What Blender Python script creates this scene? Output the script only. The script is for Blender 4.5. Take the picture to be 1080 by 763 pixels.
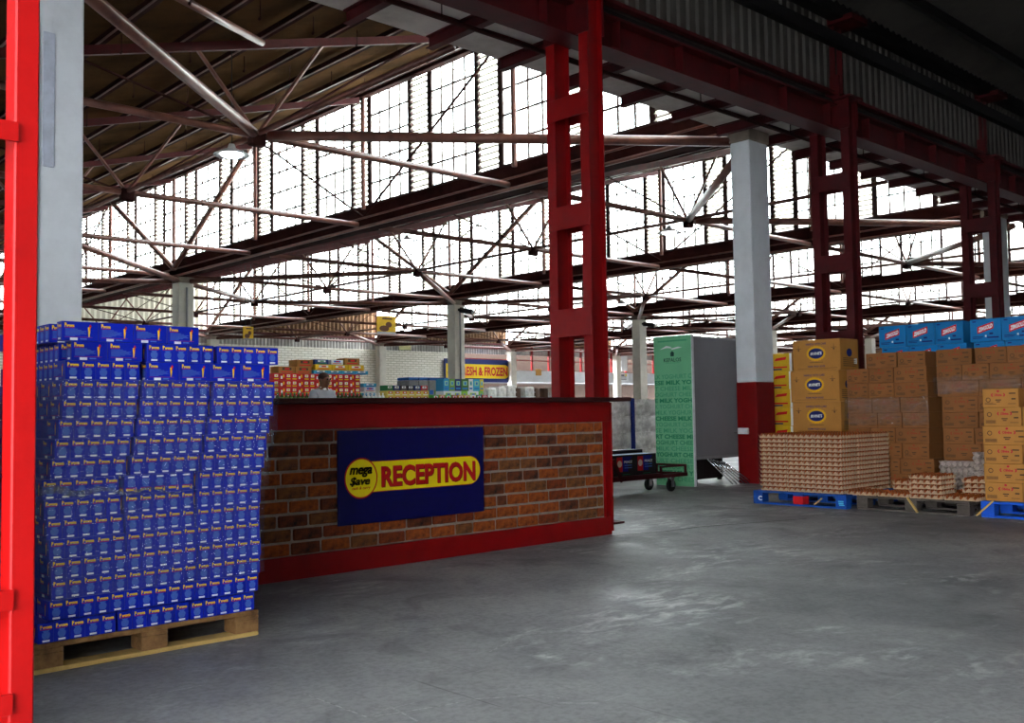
import bpy, bmesh, math, random
from mathutils import Vector, Matrix

for _o in list(bpy.data.objects):
    bpy.data.objects.remove(_o)
SC = bpy.context.scene
COL = SC.collection
random.seed(7)
rnd = random.Random(11)

# ------------------------------------------------------------------ camera, sky, exposure
# world axes: x runs along the counter and the red column row, y runs across it (into the warehouse), z up
CAM_H = 1.056
yaw, pit, rol = math.radians(47.1516), math.radians(2.904), math.radians(-0.871)
fw = Vector((math.cos(yaw) * math.cos(pit), math.sin(yaw) * math.cos(pit), math.sin(pit)))
rt = Vector((math.sin(yaw), -math.cos(yaw), 0))
up = rt.cross(fw)
r2 = math.cos(rol) * rt + math.sin(rol) * up
u2 = -math.sin(rol) * rt + math.cos(rol) * up
cd = bpy.data.cameras.new('camera')
cam = bpy.data.objects.new('camera', cd)
COL.objects.link(cam)
cam.matrix_world = Matrix(((r2.x, u2.x, -fw.x, 0), (r2.y, u2.y, -fw.y, 0), (r2.z, u2.z, -fw.z, CAM_H), (0, 0, 0, 1)))
cd.sensor_width = 36
cd.sensor_fit = 'HORIZONTAL'
cd.lens = 1038.51 / 1080 * 36
cd.clip_start = 0.05
cd.clip_end = 400
SC.camera = cam

wd = bpy.data.worlds.new('overcast_sky')
SC.world = wd
wd.use_nodes = True
bg = wd.node_tree.nodes['Background']
bg.inputs[0].default_value = (0.90, 0.95, 1.0, 1)
bg.inputs[1].default_value = 23.0
SC.view_settings.view_transform = 'Standard'
SC.view_settings.look = 'None'
SC.view_settings.gamma = 1
SC.view_settings.use_curve_mapping = False
SC.view_settings.exposure = 0.0

# ------------------------------------------------------------------ materials
def lin(c):
    out = []
    for x in c:
        x /= 255.0
        out.append(x / 12.92 if x <= 0.04045 else ((x + 0.055) / 1.055) ** 2.4)
    return (out[0], out[1], out[2], 1)

MATS = {}

def M(name, rgb, rough=0.6, metal=0.0, var=0.12, scale=6.0, bump=0.0, rgb2=None, objvar=0.0, spec=0.3):
    """Principled material with two noise layers of colour variation"""
    if name in MATS:
        return MATS[name]
    m = bpy.data.materials.new(name)
    m.use_nodes = True
    nt = m.node_tree
    n, l = nt.nodes, nt.links
    b = n['Principled BSDF']
    b.inputs['Roughness'].default_value = rough
    b.inputs['Metallic'].default_value = metal
    b.inputs['Specular IOR Level'].default_value = spec
    tc = n.new('ShaderNodeTexCoord')
    nz = n.new('ShaderNodeTexNoise')
    nz.inputs['Scale'].default_value = scale
    nz.inputs['Detail'].default_value = 6
    nz.inputs['Roughness'].default_value = 0.65
    l.new(tc.outputs['Object'], nz.inputs['Vector'])
    mx = n.new('ShaderNodeMix')
    mx.data_type = 'RGBA'
    c1 = lin(rgb)
    c2 = lin(rgb2) if rgb2 else tuple(c * (1 - 2 * var) for c in c1[:3]) + (1,)
    mx.inputs['A'].default_value = c1
    mx.inputs['B'].default_value = c2
    rp = n.new('ShaderNodeMapRange')
    rp.inputs['From Min'].default_value = 0.42
    rp.inputs['From Max'].default_value = 0.68
    l.new(nz.outputs['Fac'], rp.inputs['Value'])
    l.new(rp.outputs['Result'], mx.inputs['Factor'])
    colr = mx.outputs['Result']
    if objvar:
        oi = n.new('ShaderNodeObjectInfo')
        hs = n.new('ShaderNodeHueSaturation')
        mr = n.new('ShaderNodeMapRange')
        mr.inputs['To Min'].default_value = 1 - objvar
        mr.inputs['To Max'].default_value = 1 + objvar
        l.new(oi.outputs['Random'], mr.inputs['Value'])
        l.new(mr.outputs['Result'], hs.inputs['Value'])
        l.new(colr, hs.inputs['Color'])
        colr = hs.outputs['Color']
    l.new(colr, b.inputs['Base Color'])
    if bump:
        bp = n.new('ShaderNodeBump')
        bp.inputs['Strength'].default_value = bump
        bp.inputs['Distance'].default_value = 0.01
        n2 = n.new('ShaderNodeTexNoise')
        n2.inputs['Scale'].default_value = scale * 6
        n2.inputs['Detail'].default_value = 4
        l.new(tc.outputs['Object'], n2.inputs['Vector'])
        l.new(n2.outputs['Fac'], bp.inputs['Height'])
        l.new(bp.outputs['Normal'], b.inputs['Normal'])
    MATS[name] = m
    return m

def flat(name, rgb, rough=0.6, spec=0.3):
    return M(name, rgb, rough, 0, 0.03, 20, spec=spec)

def m_concrete():
    m = bpy.data.materials.new('worn_concrete')
    m.use_nodes = True
    nt = m.node_tree; n, l = nt.nodes, nt.links
    b = n['Principled BSDF']
    tc = n.new('ShaderNodeTexCoord')
    def noise(s, det, dist=0.0, vec=None):
        z = n.new('ShaderNodeTexNoise')
        z.inputs['Scale'].default_value = s; z.inputs['Detail'].default_value = det
        z.inputs['Roughness'].default_value = 0.6; z.inputs['Distortion'].default_value = dist
        l.new(vec or tc.outputs['Object'], z.inputs['Vector'])
        return z.outputs['Fac']
    def ramp(f, a, bb, lo=0.0, hi=1.0):
        r = n.new('ShaderNodeMapRange')
        r.inputs['From Min'].default_value = a; r.inputs['From Max'].default_value = bb
        r.inputs['To Min'].default_value = lo; r.inputs['To Max'].default_value = hi
        l.new(f, r.inputs['Value']); return r.outputs['Result']
    def mix(f, A, B):
        x = n.new('ShaderNodeMix'); x.data_type = 'RGBA'
        l.new(f, x.inputs['Factor'])
        for k, v in (('A', A), ('B', B)):
            if isinstance(v, tuple): x.inputs[k].default_value = v
            else: l.new(v, x.inputs[k])
        return x.outputs['Result']
    base = mix(ramp(noise(0.55, 8, 0.6), 0.35, 0.68), lin((158, 158, 157)), lin((112, 113, 115)))
    # trowel-worn pale patches with a fine broken edge
    w1 = ramp(noise(0.8, 10, 1.2), 0.50, 0.64)
    mp = n.new('ShaderNodeMapping'); mp.inputs['Scale'].default_value = (1.0, 2.0, 1.0); mp.inputs['Rotation'].default_value = (0, 0, 0.8)
    l.new(tc.outputs['Object'], mp.inputs['Vector'])
    w2 = ramp(noise(5.0, 9, 0.6, mp.outputs['Vector']), 0.46, 0.66, 0, 0.75)
    mu = n.new('ShaderNodeMath'); mu.operation = 'MULTIPLY'; l.new(w1, mu.inputs[0]); l.new(w2, mu.inputs[1])
    c = mix(mu.outputs[0], base, lin((226, 227, 225)))
    # dark stains
    c = mix(ramp(noise(1.7, 6, 0.8), 0.54, 0.72, 0, 0.65), c, lin((72, 73, 75)))
    # thin scratches
    mp2 = n.new('ShaderNodeMapping'); mp2.inputs['Scale'].default_value = (0.5, 12.0, 1.0); mp2.inputs['Rotation'].default_value = (0, 0, -0.5)
    l.new(tc.outputs['Object'], mp2.inputs['Vector'])
    c = mix(ramp(noise(4.0, 2, 0.2, mp2.outputs['Vector']), 0.70, 0.74, 0, 0.40), c, lin((185, 186, 186)))
    mp3 = n.new('ShaderNodeMapping'); mp3.inputs['Scale'].default_value = (10.0, 0.4, 1.0); mp3.inputs['Rotation'].default_value = (0, 0, 0.35)
    l.new(tc.outputs['Object'], mp3.inputs['Vector'])
    c = mix(ramp(noise(3.0, 2, 0.2, mp3.outputs['Vector']), 0.71, 0.75, 0, 0.4), c, lin((40, 40, 40)))
    l.new(c, b.inputs['Base Color'])
    l.new(ramp(noise(2.2, 6), 0.3, 0.7, 0.42, 0.72), b.inputs['Roughness']); b.inputs['Specular IOR Level'].default_value = 0.3
    bp = n.new('ShaderNodeBump'); bp.inputs['Strength'].default_value = 0.15; bp.inputs['Distance'].default_value = 0.01
    l.new(noise(14, 6), bp.inputs['Height'])
    # fine grit
    c = mix(ramp(noise(38, 6), 0.42, 0.66, 0, 0.30), c, lin((62, 62, 63)))
    l.new(c, b.inputs['Base Color']); l.new(bp.outputs['Normal'], b.inputs['Normal'])
    return m

def m_glass(name, tint=(0.93, 0.96, 0.95), transl=0.45):
    m = bpy.data.materials.new(name)
    m.use_nodes = True
    nt = m.node_tree; n, l = nt.nodes, nt.links
    n.remove(n['Principled BSDF'])
    t = n.new('ShaderNodeBsdfTransparent'); t.inputs['Color'].default_value = tint + (1,)
    tr = n.new('ShaderNodeBsdfTranslucent')
    tc = n.new('ShaderNodeTexCoord'); nz = n.new('ShaderNodeTexNoise'); nz.inputs['Scale'].default_value = 1.2; nz.inputs['Detail'].default_value = 5
    l.new(tc.outputs['Object'], nz.inputs['Vector'])
    cr = n.new('ShaderNodeMix'); cr.data_type = 'RGBA'
    cr.inputs['A'].default_value = lin((245, 248, 246)); cr.inputs['B'].default_value = lin((205, 208, 195))
    l.new(nz.outputs['Fac'], cr.inputs['Factor']); l.new(cr.outputs['Result'], tr.inputs['Color'])
    mx = n.new('ShaderNodeMixShader'); mx.inputs[0].default_value = transl
    l.new(t.outputs[0], mx.inputs[1]); l.new(tr.outputs[0], mx.inputs[2])
    gl = n.new('ShaderNodeBsdfGlossy'); gl.inputs['Roughness'].default_value = 0.1
    m2 = n.new('ShaderNodeMixShader'); m2.inputs[0].default_value = 0.04
    l.new(mx.outputs[0], m2.inputs[1]); l.new(gl.outputs[0], m2.inputs[2])
    l.new(m2.outputs[0], n['Material Output'].inputs[0])
    return m

def m_translucent(name, rgb, fac):
    m = bpy.data.materials.new(name); m.use_nodes = True
    nt = m.node_tree; n, l = nt.nodes, nt.links
    b = n['Principled BSDF']; b.inputs['Base Color'].default_value = lin(rgb); b.inputs['Roughness'].default_value = 0.6
    tr = n.new('ShaderNodeBsdfTranslucent'); tr.inputs['Color'].default_value = lin(rgb)
    tc = n.new('ShaderNodeTexCoord'); nz = n.new('ShaderNodeTexNoise'); nz.inputs['Scale'].default_value = 0.8; nz.inputs['Detail'].default_value = 6
    l.new(tc.outputs['Object'], nz.inputs['Vector'])
    mr = n.new('ShaderNodeMapRange'); mr.inputs['To Min'].default_value = fac * 0.75; mr.inputs['To Max'].default_value = min(1, fac * 1.2)
    l.new(nz.outputs['Fac'], mr.inputs['Value'])
    mx = n.new('ShaderNodeMixShader')
    l.new(mr.outputs['Result'], mx.inputs[0])
    l.new(b.outputs[0], mx.inputs[1]); l.new(tr.outputs[0], mx.inputs[2]); l.new(mx.outputs[0], n['Material Output'].inputs[0])
    return m

def m_film(name, haze=0.035, gloss=0.075, scale=9.0):
    """clear stretch film: see-through with wrinkled glossy highlights"""
    m = bpy.data.materials.new(name); m.use_nodes = True
    nt = m.node_tree; n, l = nt.nodes, nt.links
    n.remove(n['Principled BSDF'])
    tc = n.new('ShaderNodeTexCoord')
    mp = n.new('ShaderNodeMapping'); mp.inputs['Scale'].default_value = (1, 1, 2.6); mp.inputs['Rotation'].default_value = (0.0, 0.5, 0.0)
    l.new(tc.outputs['Object'], mp.inputs['Vector'])
    nz = n.new('ShaderNodeTexNoise'); nz.inputs['Scale'].default_value = scale; nz.inputs['Detail'].default_value = 8; nz.inputs['Distortion'].default_value = 1.5
    l.new(mp.outputs['Vector'], nz.inputs['Vector'])
    bp = n.new('ShaderNodeBump'); bp.inputs['Strength'].default_value = 0.8; bp.inputs['Distance'].default_value = 0.03
    l.new(nz.outputs['Fac'], bp.inputs['Height'])
    t = n.new('ShaderNodeBsdfTransparent'); t.inputs['Color'].default_value = (0.93, 0.95, 0.97, 1)
    df = n.new('ShaderNodeBsdfDiffuse'); df.inputs['Color'].default_value = lin((190, 200, 215))
    g = n.new('ShaderNodeBsdfGlossy'); g.inputs['Roughness'].default_value = 0.18; g.inputs['Color'].default_value = (1, 1, 1, 1)
    l.new(bp.outputs['Normal'], g.inputs['Normal'])
    mr = n.new('ShaderNodeMapRange'); mr.inputs['From Min'].default_value = 0.5; mr.inputs['From Max'].default_value = 0.75
    mr.inputs['To Min'].default_value = haze * 0.4; mr.inputs['To Max'].default_value = haze * 3.5
    l.new(nz.outputs['Fac'], mr.inputs['Value'])
    a = n.new('ShaderNodeMixShader'); l.new(mr.outputs['Result'], a.inputs[0])
    l.new(t.outputs[0], a.inputs[1]); l.new(df.outputs[0], a.inputs[2])
    b = n.new('ShaderNodeMixShader'); b.inputs[0].default_value = gloss
    l.new(a.outputs[0], b.inputs[1]); l.new(g.outputs[0], b.inputs[2]); l.new(b.outputs[0], n['Material Output'].inputs[0])
    return m

def m_bricktex(name):
    """far white-painted brickwork, courses too small to pick apart"""
    m = bpy.data.materials.new(name); m.use_nodes = True
    nt = m.node_tree; n, l = nt.nodes, nt.links
    b = n['Principled BSDF']; b.inputs['Roughness'].default_value = 0.8
    tc = n.new('ShaderNodeTexCoord')
    sx = n.new('ShaderNodeSeparateXYZ'); cx = n.new('ShaderNodeCombineXYZ')
    l.new(tc.outputs['Object'], sx.inputs[0]); l.new(sx.outputs['X'], cx.inputs['X']); l.new(sx.outputs['Z'], cx.inputs['Y'])
    br = n.new('ShaderNodeTexBrick')
    br.inputs['Scale'].default_value = 1.0; br.inputs['Brick Width'].default_value = 0.40; br.inputs['Row Height'].default_value = 0.13
    br.inputs['Mortar Size'].default_value = 0.022
    br.inputs['Color1'].default_value = lin((252, 249, 238)); br.inputs['Color2'].default_value = lin((240, 236, 222)); br.inputs['Mortar'].default_value = lin((206, 200, 184))
    l.new(cx.outputs[0], br.inputs['Vector'])
    l.new(br.outputs['Color'], b.inputs['Base Color'])
    return m

C_FLOOR = m_concrete()
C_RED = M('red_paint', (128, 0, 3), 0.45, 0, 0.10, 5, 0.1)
C_REDDK = M('dark_red_paint', (74, 0, 6), 0.6, 0, 0.22, 4, 0.15)  # deeper red, also on the two farther crane columns
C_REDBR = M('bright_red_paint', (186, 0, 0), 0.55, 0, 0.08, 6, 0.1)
C_TUBE = M('oxide_tube', (120, 74, 62), 0.34, 0.0, 0.2, 3, 0.1, rgb2=(84, 44, 38), spec=0.45)
C_GUTTER = M('rusty_gutter_steel', (58, 28, 26), 0.85, 0.0, 0.25, 2, 0.2, spec=0.1)
C_SHEETIN = M('asbestos_sheet_underside', (88, 62, 38), 0.9, 0, 0.22, 0.7, 0.1, rgb2=(54, 38, 24), spec=0.1)
C_SHEETOUT = M('roof_sheet_outside', (200, 198, 192), 0.8, 0, 0.1, 1)
C_CLAD = M('grey_cladding_sheet', (76, 72, 67), 0.7, 0, 0.18, 1.2)
C_CLADDK = M('dark_roof_sheet', (62, 58, 54), 0.8, 0, 0.2, 1.0)
C_SOFFIT = M('soffit_board', (206, 194, 188), 0.8, 0, 0.16, 1.4, rgb2=(168, 152, 146))
C_WHITE = M('white_wall_paint', (214, 218, 222), 0.7, 0, 0.06, 2.5, 0.15)
C_WHITECOL = M('white_column_paint', (226, 230, 234), 0.7, 0, 0.06, 3.0, 0.2)
C_GREYCOL = M('bare_concrete', (158, 144, 130), 0.85, 0, 0.15, 4.0, 0.3)
C_BRICKW = m_bricktex('white_brick_wall')
C_GABLE = M('brown_gable_sheet', (132, 98, 70), 0.8, 0, 0.25, 0.9)
C_GABLEW = m_translucent('white_gable_sheet', (204, 198, 180), 0.02)
C_LIGHTSHEET = m_translucent('added_light_sheet', (240, 238, 230), 0.8)  # for the unseen gable added as a light inlet
C_GLASS = m_glass('clerestory_glass', transl=0.25)
C_LOUVRE = m_translucent('frosted_louvre_blade', (238, 238, 230), 0.75)
C_BAR = M('window_bar_paint', (70, 46, 42), 0.6, 0, 0.15, 5)
C_DARK = M('black_paint', (20, 18, 18), 0.5)
C_TOPBOARD = M('counter_top_timber', (52, 14, 14), 0.45, 0, 0.2, 6)
C_MORTAR = M('mortar', (148, 132, 120), 0.9, 0, 0.15, 18, 0.5)
C_BRICKS = [M('clay_brick_orange', (150, 72, 22), 0.9, 0, 0.2, 22, 0.6, rgb2=(96, 40, 16)),
            M('clay_brick_red', (124, 52, 20), 0.9, 0, 0.2, 22, 0.6, rgb2=(76, 32, 16)),
            M('clay_brick_burnt', (104, 50, 24), 0.9, 0, 0.2, 14, 0.6, rgb2=(34, 20, 18)),
            M('clay_brick_brown', (122, 72, 34), 0.9, 0, 0.2, 18, 0.6, rgb2=(70, 42, 26))]
C_WOOD = M('pallet_wood', (150, 112, 70), 0.8, 0, 0.2, 9, 0.4, rgb2=(96, 66, 40))
C_WOODY = M('pallet_wood_pale', (206, 172, 104), 0.8, 0, 0.12, 9, 0.3)
C_WOODDK = M('pallet_wood_weathered', (86, 78, 72), 0.85, 0, 0.2, 9, 0.4)
C_PBLUE = M('blue_pallet_paint', (18, 78, 168), 0.6, 0, 0.2, 9, 0.2)
C_CBLUE = M('carton_blue', (5, 32, 172), 0.45, 0, 0.05, 5, objvar=0.12, spec=0.25)
P_YEL = flat('print_yellow', (255, 206, 0)); P_RED = flat('print_red', (208, 22, 30)); P_LB = flat('print_pale_blue', (78, 118, 204))
P_WHT = flat('print_white', (235, 238, 240)); P_MAG = flat('print_magenta', (170, 30, 110)); P_BLK = flat('print_black', (16, 14, 14))
P_NAVY = flat('print_navy', (14, 26, 98)); P_GRN = flat('print_green', (30, 140, 92)); P_GRY = flat('print_grey', (110, 104, 100)); P_INK = flat('print_brown_ink', (84, 56, 34))
P_SYEL = flat('sign_yellow', (226, 206, 14), 0.4); P_SRED = flat('sign_red', (176, 8, 20), 0.4); P_SNAVY = M('sign_navy', (6, 6, 74), 0.35, 0, 0.1, 10)
C_CARD = M('brown_card', (136, 86, 44), 0.75, 0, 0.08, 4, objvar=0.10)
C_CARDL = M('tan_card', (180, 124, 56), 0.75, 0, 0.06, 4, objvar=0.06)
C_CARDZ = M('cyan_card', (2, 112, 174), 0.55, 0, 0.06, 4, objvar=0.08)
C_CARDY = M('yellow_card', (226, 182, 30), 0.6, 0, 0.1, 5, objvar=0.1)
C_CARDR = M('red_card', (196, 22, 26), 0.5, 0, 0.12, 12, objvar=0.25)
C_CARDK = M('black_card', (26, 24, 26), 0.5, 0, 0.1, 8)
C_PULP = M('paper_pulp', (198, 164, 132), 0.9, 0, 0.12, 40, 0.3, objvar=0.08)
C_PULPG = M('grey_paper_pulp', (168, 152, 144), 0.9, 0, 0.12, 40, 0.3)
C_EGG = M('egg_shell', (150, 70, 12), 0.4, 0, 0.12, 30)
C_CHROME = M('chrome', (210, 212, 216), 0.2, 1.0, 0.05, 8)
C_GREYM = M('grey_sheet_metal', (150, 148, 150), 0.5, 0.0, 0.08, 2.0)
C_GREEN = M('green_panel', (120, 200, 148), 0.5, 0, 0.05, 3.0)
C_GREEND = flat('green_lettering', (34, 142, 98)); C_GREENM = flat('green_lettering_pale', (74, 170, 122))
C_RUBBER = M('black_rubber', (22, 22, 22), 0.7)
C_FILM = m_film('stretch_film')
C_FILMW = m_film('cloudy_film', 0.15, 0.18, 12)
C_BALE = M('white_wrapped_pack', (253, 252, 248), 0.3, 0, 0.22, 7, 0.9, rgb2=(190, 186, 182))
C_SKIN = M('skin', (112, 70, 48), 0.5, 0, 0.08, 10)
C_SHIRT = M('grey_shirt', (158, 158, 168), 0.8, 0, 0.08, 8, 0.2)
C_TROUSER = M('dark_trousers', (40, 42, 52), 0.8)
C_HAIR = M('short_black_hair', (58, 36, 26), 0.8)
C_BULB = bpy.data.materials.new('lit_bulb'); C_BULB.use_nodes = True
C_BULB.node_tree.nodes['Principled BSDF'].inputs['Emission Color'].default_value = (0.95, 0.97, 1, 1); C_BULB.node_tree.nodes['Principled BSDF'].inputs['Emission Strength'].default_value = 12
C_LAMP = M('white_enamel', (236, 238, 240), 0.3)
C_STEELG = M('grey_shelf_steel', (150, 152, 154), 0.5, 0.2)

# ------------------------------------------------------------------ mesh helpers
class MB:
    def __init__(s):
        s.v = []; s.f = []; s.m = []
    def add(s, vs, fs, mi=0):
        o = len(s.v)
        s.v += [tuple(p) for p in vs]
        for f in fs:
            s.f.append(tuple(i + o for i in f)); s.m.append(mi)
        return s
    def box(s, a, b, mi=0, c=0.0):
        x0, y0, z0 = a; x1, y1, z1 = b
        if c <= 0:
            vs = [(x0, y0, z0), (x1, y0, z0), (x1, y1, z0), (x0, y1, z0), (x0, y0, z1), (x1, y0, z1), (x1, y1, z1), (x0, y1, z1)]
            return s.add(vs, [(0, 3, 2, 1), (4, 5, 6, 7), (0, 1, 5, 4), (1, 2, 6, 5), (2, 3, 7, 6), (3, 0, 4, 7)], mi)
        vs = []; idx = {}
        for sx in (0, 1):
            for sy in (0, 1):
                for sz in (0, 1):
                    X = x1 if sx else x0; Y = y1 if sy else y0; Z = z1 if sz else z0
                    dx = -c if sx else c; dy = -c if sy else c; dz = -c if sz else c
                    for k, p in enumerate(((X, Y + dy, Z + dz), (X + dx, Y, Z + dz), (X + dx, Y + dy, Z))):
                        idx[(sx, sy, sz, k)] = len(vs); vs.append(p)
        I = lambda a, b, c_, k: idx[(a, b, c_, k)]
        fs = []
        for sx in (0, 1): fs.append([I(sx, 0, 0, 0), I(sx, 1, 0, 0), I(sx, 1, 1, 0), I(sx, 0, 1, 0)])
        for sy in (0, 1): fs.append([I(0, sy, 0, 1), I(1, sy, 0, 1), I(1, sy, 1, 1), I(0, sy, 1, 1)])
        for sz in (0, 1): fs.append([I(0, 0, sz, 2), I(1, 0, sz, 2), I(1, 1, sz, 2), I(0, 1, sz, 2)])
        for a_ in (0, 1):
            for b_ in (0, 1):
                fs.append([I(a_, b_, 0, 0), I(a_, b_, 1, 0), I(a_, b_, 1, 1), I(a_, b_, 0, 1)])
                fs.append([I(a_, 0, b_, 0), I(a_, 1, b_, 0), I(a_, 1, b_, 2), I(a_, 0, b_, 2)])
                fs.append([I(0, a_, b_, 1), I(1, a_, b_, 1), I(1, a_, b_, 2), I(0, a_, b_, 2)])
        for a_ in (0, 1):
            for b_ in (0, 1):
                for c_ in (0, 1): fs.append([I(a_, b_, c_, 0), I(a_, b_, c_, 1), I(a_, b_, c_, 2)])
        cen = Vector(((x0 + x1) / 2, (y0 + y1) / 2, (z0 + z1) / 2))
        out = []
        for f in fs:
            p = [Vector(vs[i]) for i in f]
            nn = (p[1] - p[0]).cross(p[2] - p[0])
            fc = sum(p, Vector()) / len(p)
            out.append(tuple(f) if nn.dot(fc - cen) > 0 else tuple(reversed(f)))
        return s.add(vs, out, mi)
    def tube(s, p0, p1, r, n=8, mi=0, r1=None, cap=True):
        p0 = Vector(p0); p1 = Vector(p1); d = (p1 - p0).normalized()
        a = d.cross(Vector((0, 0, 1)) if abs(d.z) < 0.9 else Vector((1, 0, 0))).normalized(); b = d.cross(a)
        r1 = r if r1 is None else r1
        vs = []
        for k in range(n):
            t = 2 * math.pi * k / n; w = a * math.cos(t) + b * math.sin(t)
            vs.append(p0 + w * r); vs.append(p1 + w * r1)
        fs = [(2 * k, 2 * ((k + 1) % n), 2 * ((k + 1) % n) + 1, 2 * k + 1) for k in range(n)]
        if cap:
            fs.append(tuple(2 * k for k in reversed(range(n)))); fs.append(tuple(2 * k + 1 for k in range(n)))
        return s.add(vs, [tuple(reversed(f)) for f in fs], mi)
    def bar(s, p0, p1, w, h, mi=0):
        """rectangular bar between two points, w sideways, h upwards"""
        p0 = Vector(p0); p1 = Vector(p1); d = (p1 - p0).normalized()
        a = d.cross(Vector((0, 0, 1)) if abs(d.z) < 0.95 else Vector((1, 0, 0))).normalized() * (w / 2); b = a.cross(d).normalized() * (h / 2)
        vs = [p0 - a - b, p0 + a - b, p0 + a + b, p0 - a + b, p1 - a - b, p1 + a - b, p1 + a + b, p1 - a + b]
        return s.add(vs, [(0, 1, 2, 3), (7, 6, 5, 4), (0, 4, 5, 1), (1, 5, 6, 2), (2, 6, 7, 3), (3, 7, 4, 0)], mi)
    def lathe(s, prof, c, n=12, mi=0, axis=2):
        vs = []
        for (r, h) in prof:
            for k in range(n):
                t = 2 * math.pi * k / n; q = [r * math.cos(t), r * math.sin(t), h]
                if axis == 1: q = [q[0], q[2], q[1]]
                if axis == 0: q = [q[2], q[0], q[1]]
                vs.append((c[0] + q[0], c[1] + q[1], c[2] + q[2]))
        fs = []
        for j in range(len(prof) - 1):
            for k in range(n):
                k2 = (k + 1) % n
                fs.append((j * n + k, j * n + k2, (j + 1) * n + k2, (j + 1) * n + k))
        fs.append(tuple(range(n))); fs.append(tuple((len(prof) - 1) * n + k for k in reversed(range(n))))
        return s.add(vs, fs, mi)
    def flat2(s, vf, o, ex, ey, mi=0, sc=1.0):
        """2d polygons on a plane through o"""
        o = Vector(o); ex = Vector(ex); ey = Vector(ey)
        return s.add([o + ex * (x * sc) + ey * (y * sc) for x, y in vf[0]], vf[1], mi)
    def rect(s, o, ex, ey, x0, y0, x1, y1, mi=0):
        return s.flat2(([(x0, y0), (x1, y0), (x1, y1), (x0, y1)], [(0, 1, 2, 3)]), o, ex, ey, mi)
    def ell(s, o, ex, ey, cx, cy, rx, ry, mi=0, n=28):
        return s.flat2(([(cx + rx * math.cos(2 * math.pi * k / n), cy + ry * math.sin(2 * math.pi * k / n)) for k in range(n)], [tuple(range(n))]), o, ex, ey, mi)
    def mesh(s, name, mats, org=(0, 0, 0), smooth=False):
        me = bpy.data.meshes.new(name)
        me.from_pydata([(p[0] - org[0], p[1] - org[1], p[2] - org[2]) for p in s.v], [], s.f)
        for m in (mats if isinstance(mats, (list, tuple)) else [mats]): me.materials.append(m)
        me.polygons.foreach_set('material_index', s.m)
        if smooth: me.polygons.foreach_set('use_smooth', [True] * len(s.f))
        me.update()
        return me
    def low(s):
        xs = [p[0] for p in s.v]; ys = [p[1] for p in s.v]; zs = [p[2] for p in s.v]
        return ((min(xs) + max(xs)) / 2, (min(ys) + max(ys)) / 2, min(zs))

ORG = {}
def tag(o, label=None, cat=None, group=None, kind=None):
    if label: o['label'] = label
    if cat: o['category'] = cat
    if group: o['group'] = group
    if kind: o['kind'] = kind
    return o
def thing(name, label, cat, loc=(0, 0, 0), group=None, kind=None):
    o = bpy.data.objects.new(name, None); o.empty_display_size = 0.1
    COL.objects.link(o); o.location = loc; ORG[o.name] = tuple(loc)
    return tag(o, label, cat, group, kind)
def part(name, mb, mats, parent, smooth=False, label=None, kind=None):
    """mesh built in world coordinates, hung under parent"""
    org = ORG[parent.name]
    o = bpy.data.objects.new(name, mb.mesh(name, mats, org, smooth)); COL.objects.link(o); o.parent = parent
    ORG[o.name] = org
    if label: o['label'] = label
    if kind: o['kind'] = kind
    return o
def solo(name, mb, mats, label, cat, group=None, kind=None, smooth=False):
    org = mb.low()
    o = bpy.data.objects.new(name, mb.mesh(name, mats, org, smooth)); COL.objects.link(o); o.location = org; ORG[o.name] = org
    return tag(o, label, cat, group, kind)
def struct(name, mb, mats, smooth=False):
    return solo(name, mb, mats, None, None, None, 'structure', smooth)
def inst(name, me, loc, rz=0, label=None, cat=None, group=None, parent=None, kind=None):
    o = bpy.data.objects.new(name, me); COL.objects.link(o); o.location = loc; o.rotation_euler = (0, 0, rz)
    if parent: o.parent = parent
    ORG[o.name] = tuple(loc)
    return tag(o, label, cat, group, kind)

_TX = {}
def text2d(s, bold=0.0, shear=0.0, spacing=1.0, res=2):
    """letters as flat polygons, centred, cap height about 1"""
    key = (s, bold, shear, spacing, res)
    if key in _TX: return _TX[key]
    cu = bpy.data.curves.new('t', 'FONT'); cu.body = s; cu.size = 1.0; cu.offset = bold; cu.shear = shear
    cu.space_character = spacing; cu.resolution_u = res; cu.fill_mode = 'FRONT'
    ob = bpy.data.objects.new('t', cu); COL.objects.link(ob)
    dg = bpy.context.evaluated_depsgraph_get(); dg.update()
    me = bpy.data.meshes.new_from_object(ob.evaluated_get(dg))
    vs = [(v.co.x, v.co.y) for v in me.vertices]; fs = [tuple(p.vertices) for p in me.polygons]
    bpy.data.objects.remove(ob); bpy.data.meshes.remove(me); bpy.data.curves.remove(cu)
    x0 = min(v[0] for v in vs); x1 = max(v[0] for v in vs); y0 = min(v[1] for v in vs); y1 = max(v[1] for v in vs)
    w, h = x1 - x0, y1 - y0
    out = ([(v[0] - (x0 + x1) / 2, v[1] - (y0 + y1) / 2) for v in vs], fs, w, h)
    _TX[key] = out
    return out
def put_text(mb, s, o, ex, ey, cx, cy, w, h, mi, bold=0.0, shear=0.0, spacing=1.0, res=2, slope=0.0):
    vs, fs, tw, th = text2d(s, bold, shear, spacing, res)
    mb.flat2(([(cx + x / tw * w, cy + y / th * h + slope * x / tw * w) for x, y in vs], fs), o, ex, ey, mi)

ORD = ['first', 'second', 'third', 'fourth', 'fifth', 'sixth', 'seventh', 'eighth', 'ninth', 'tenth', 'eleventh', 'twelfth', 'thirteenth', 'fourteenth', 'fifteenth', 'sixteenth']

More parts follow.
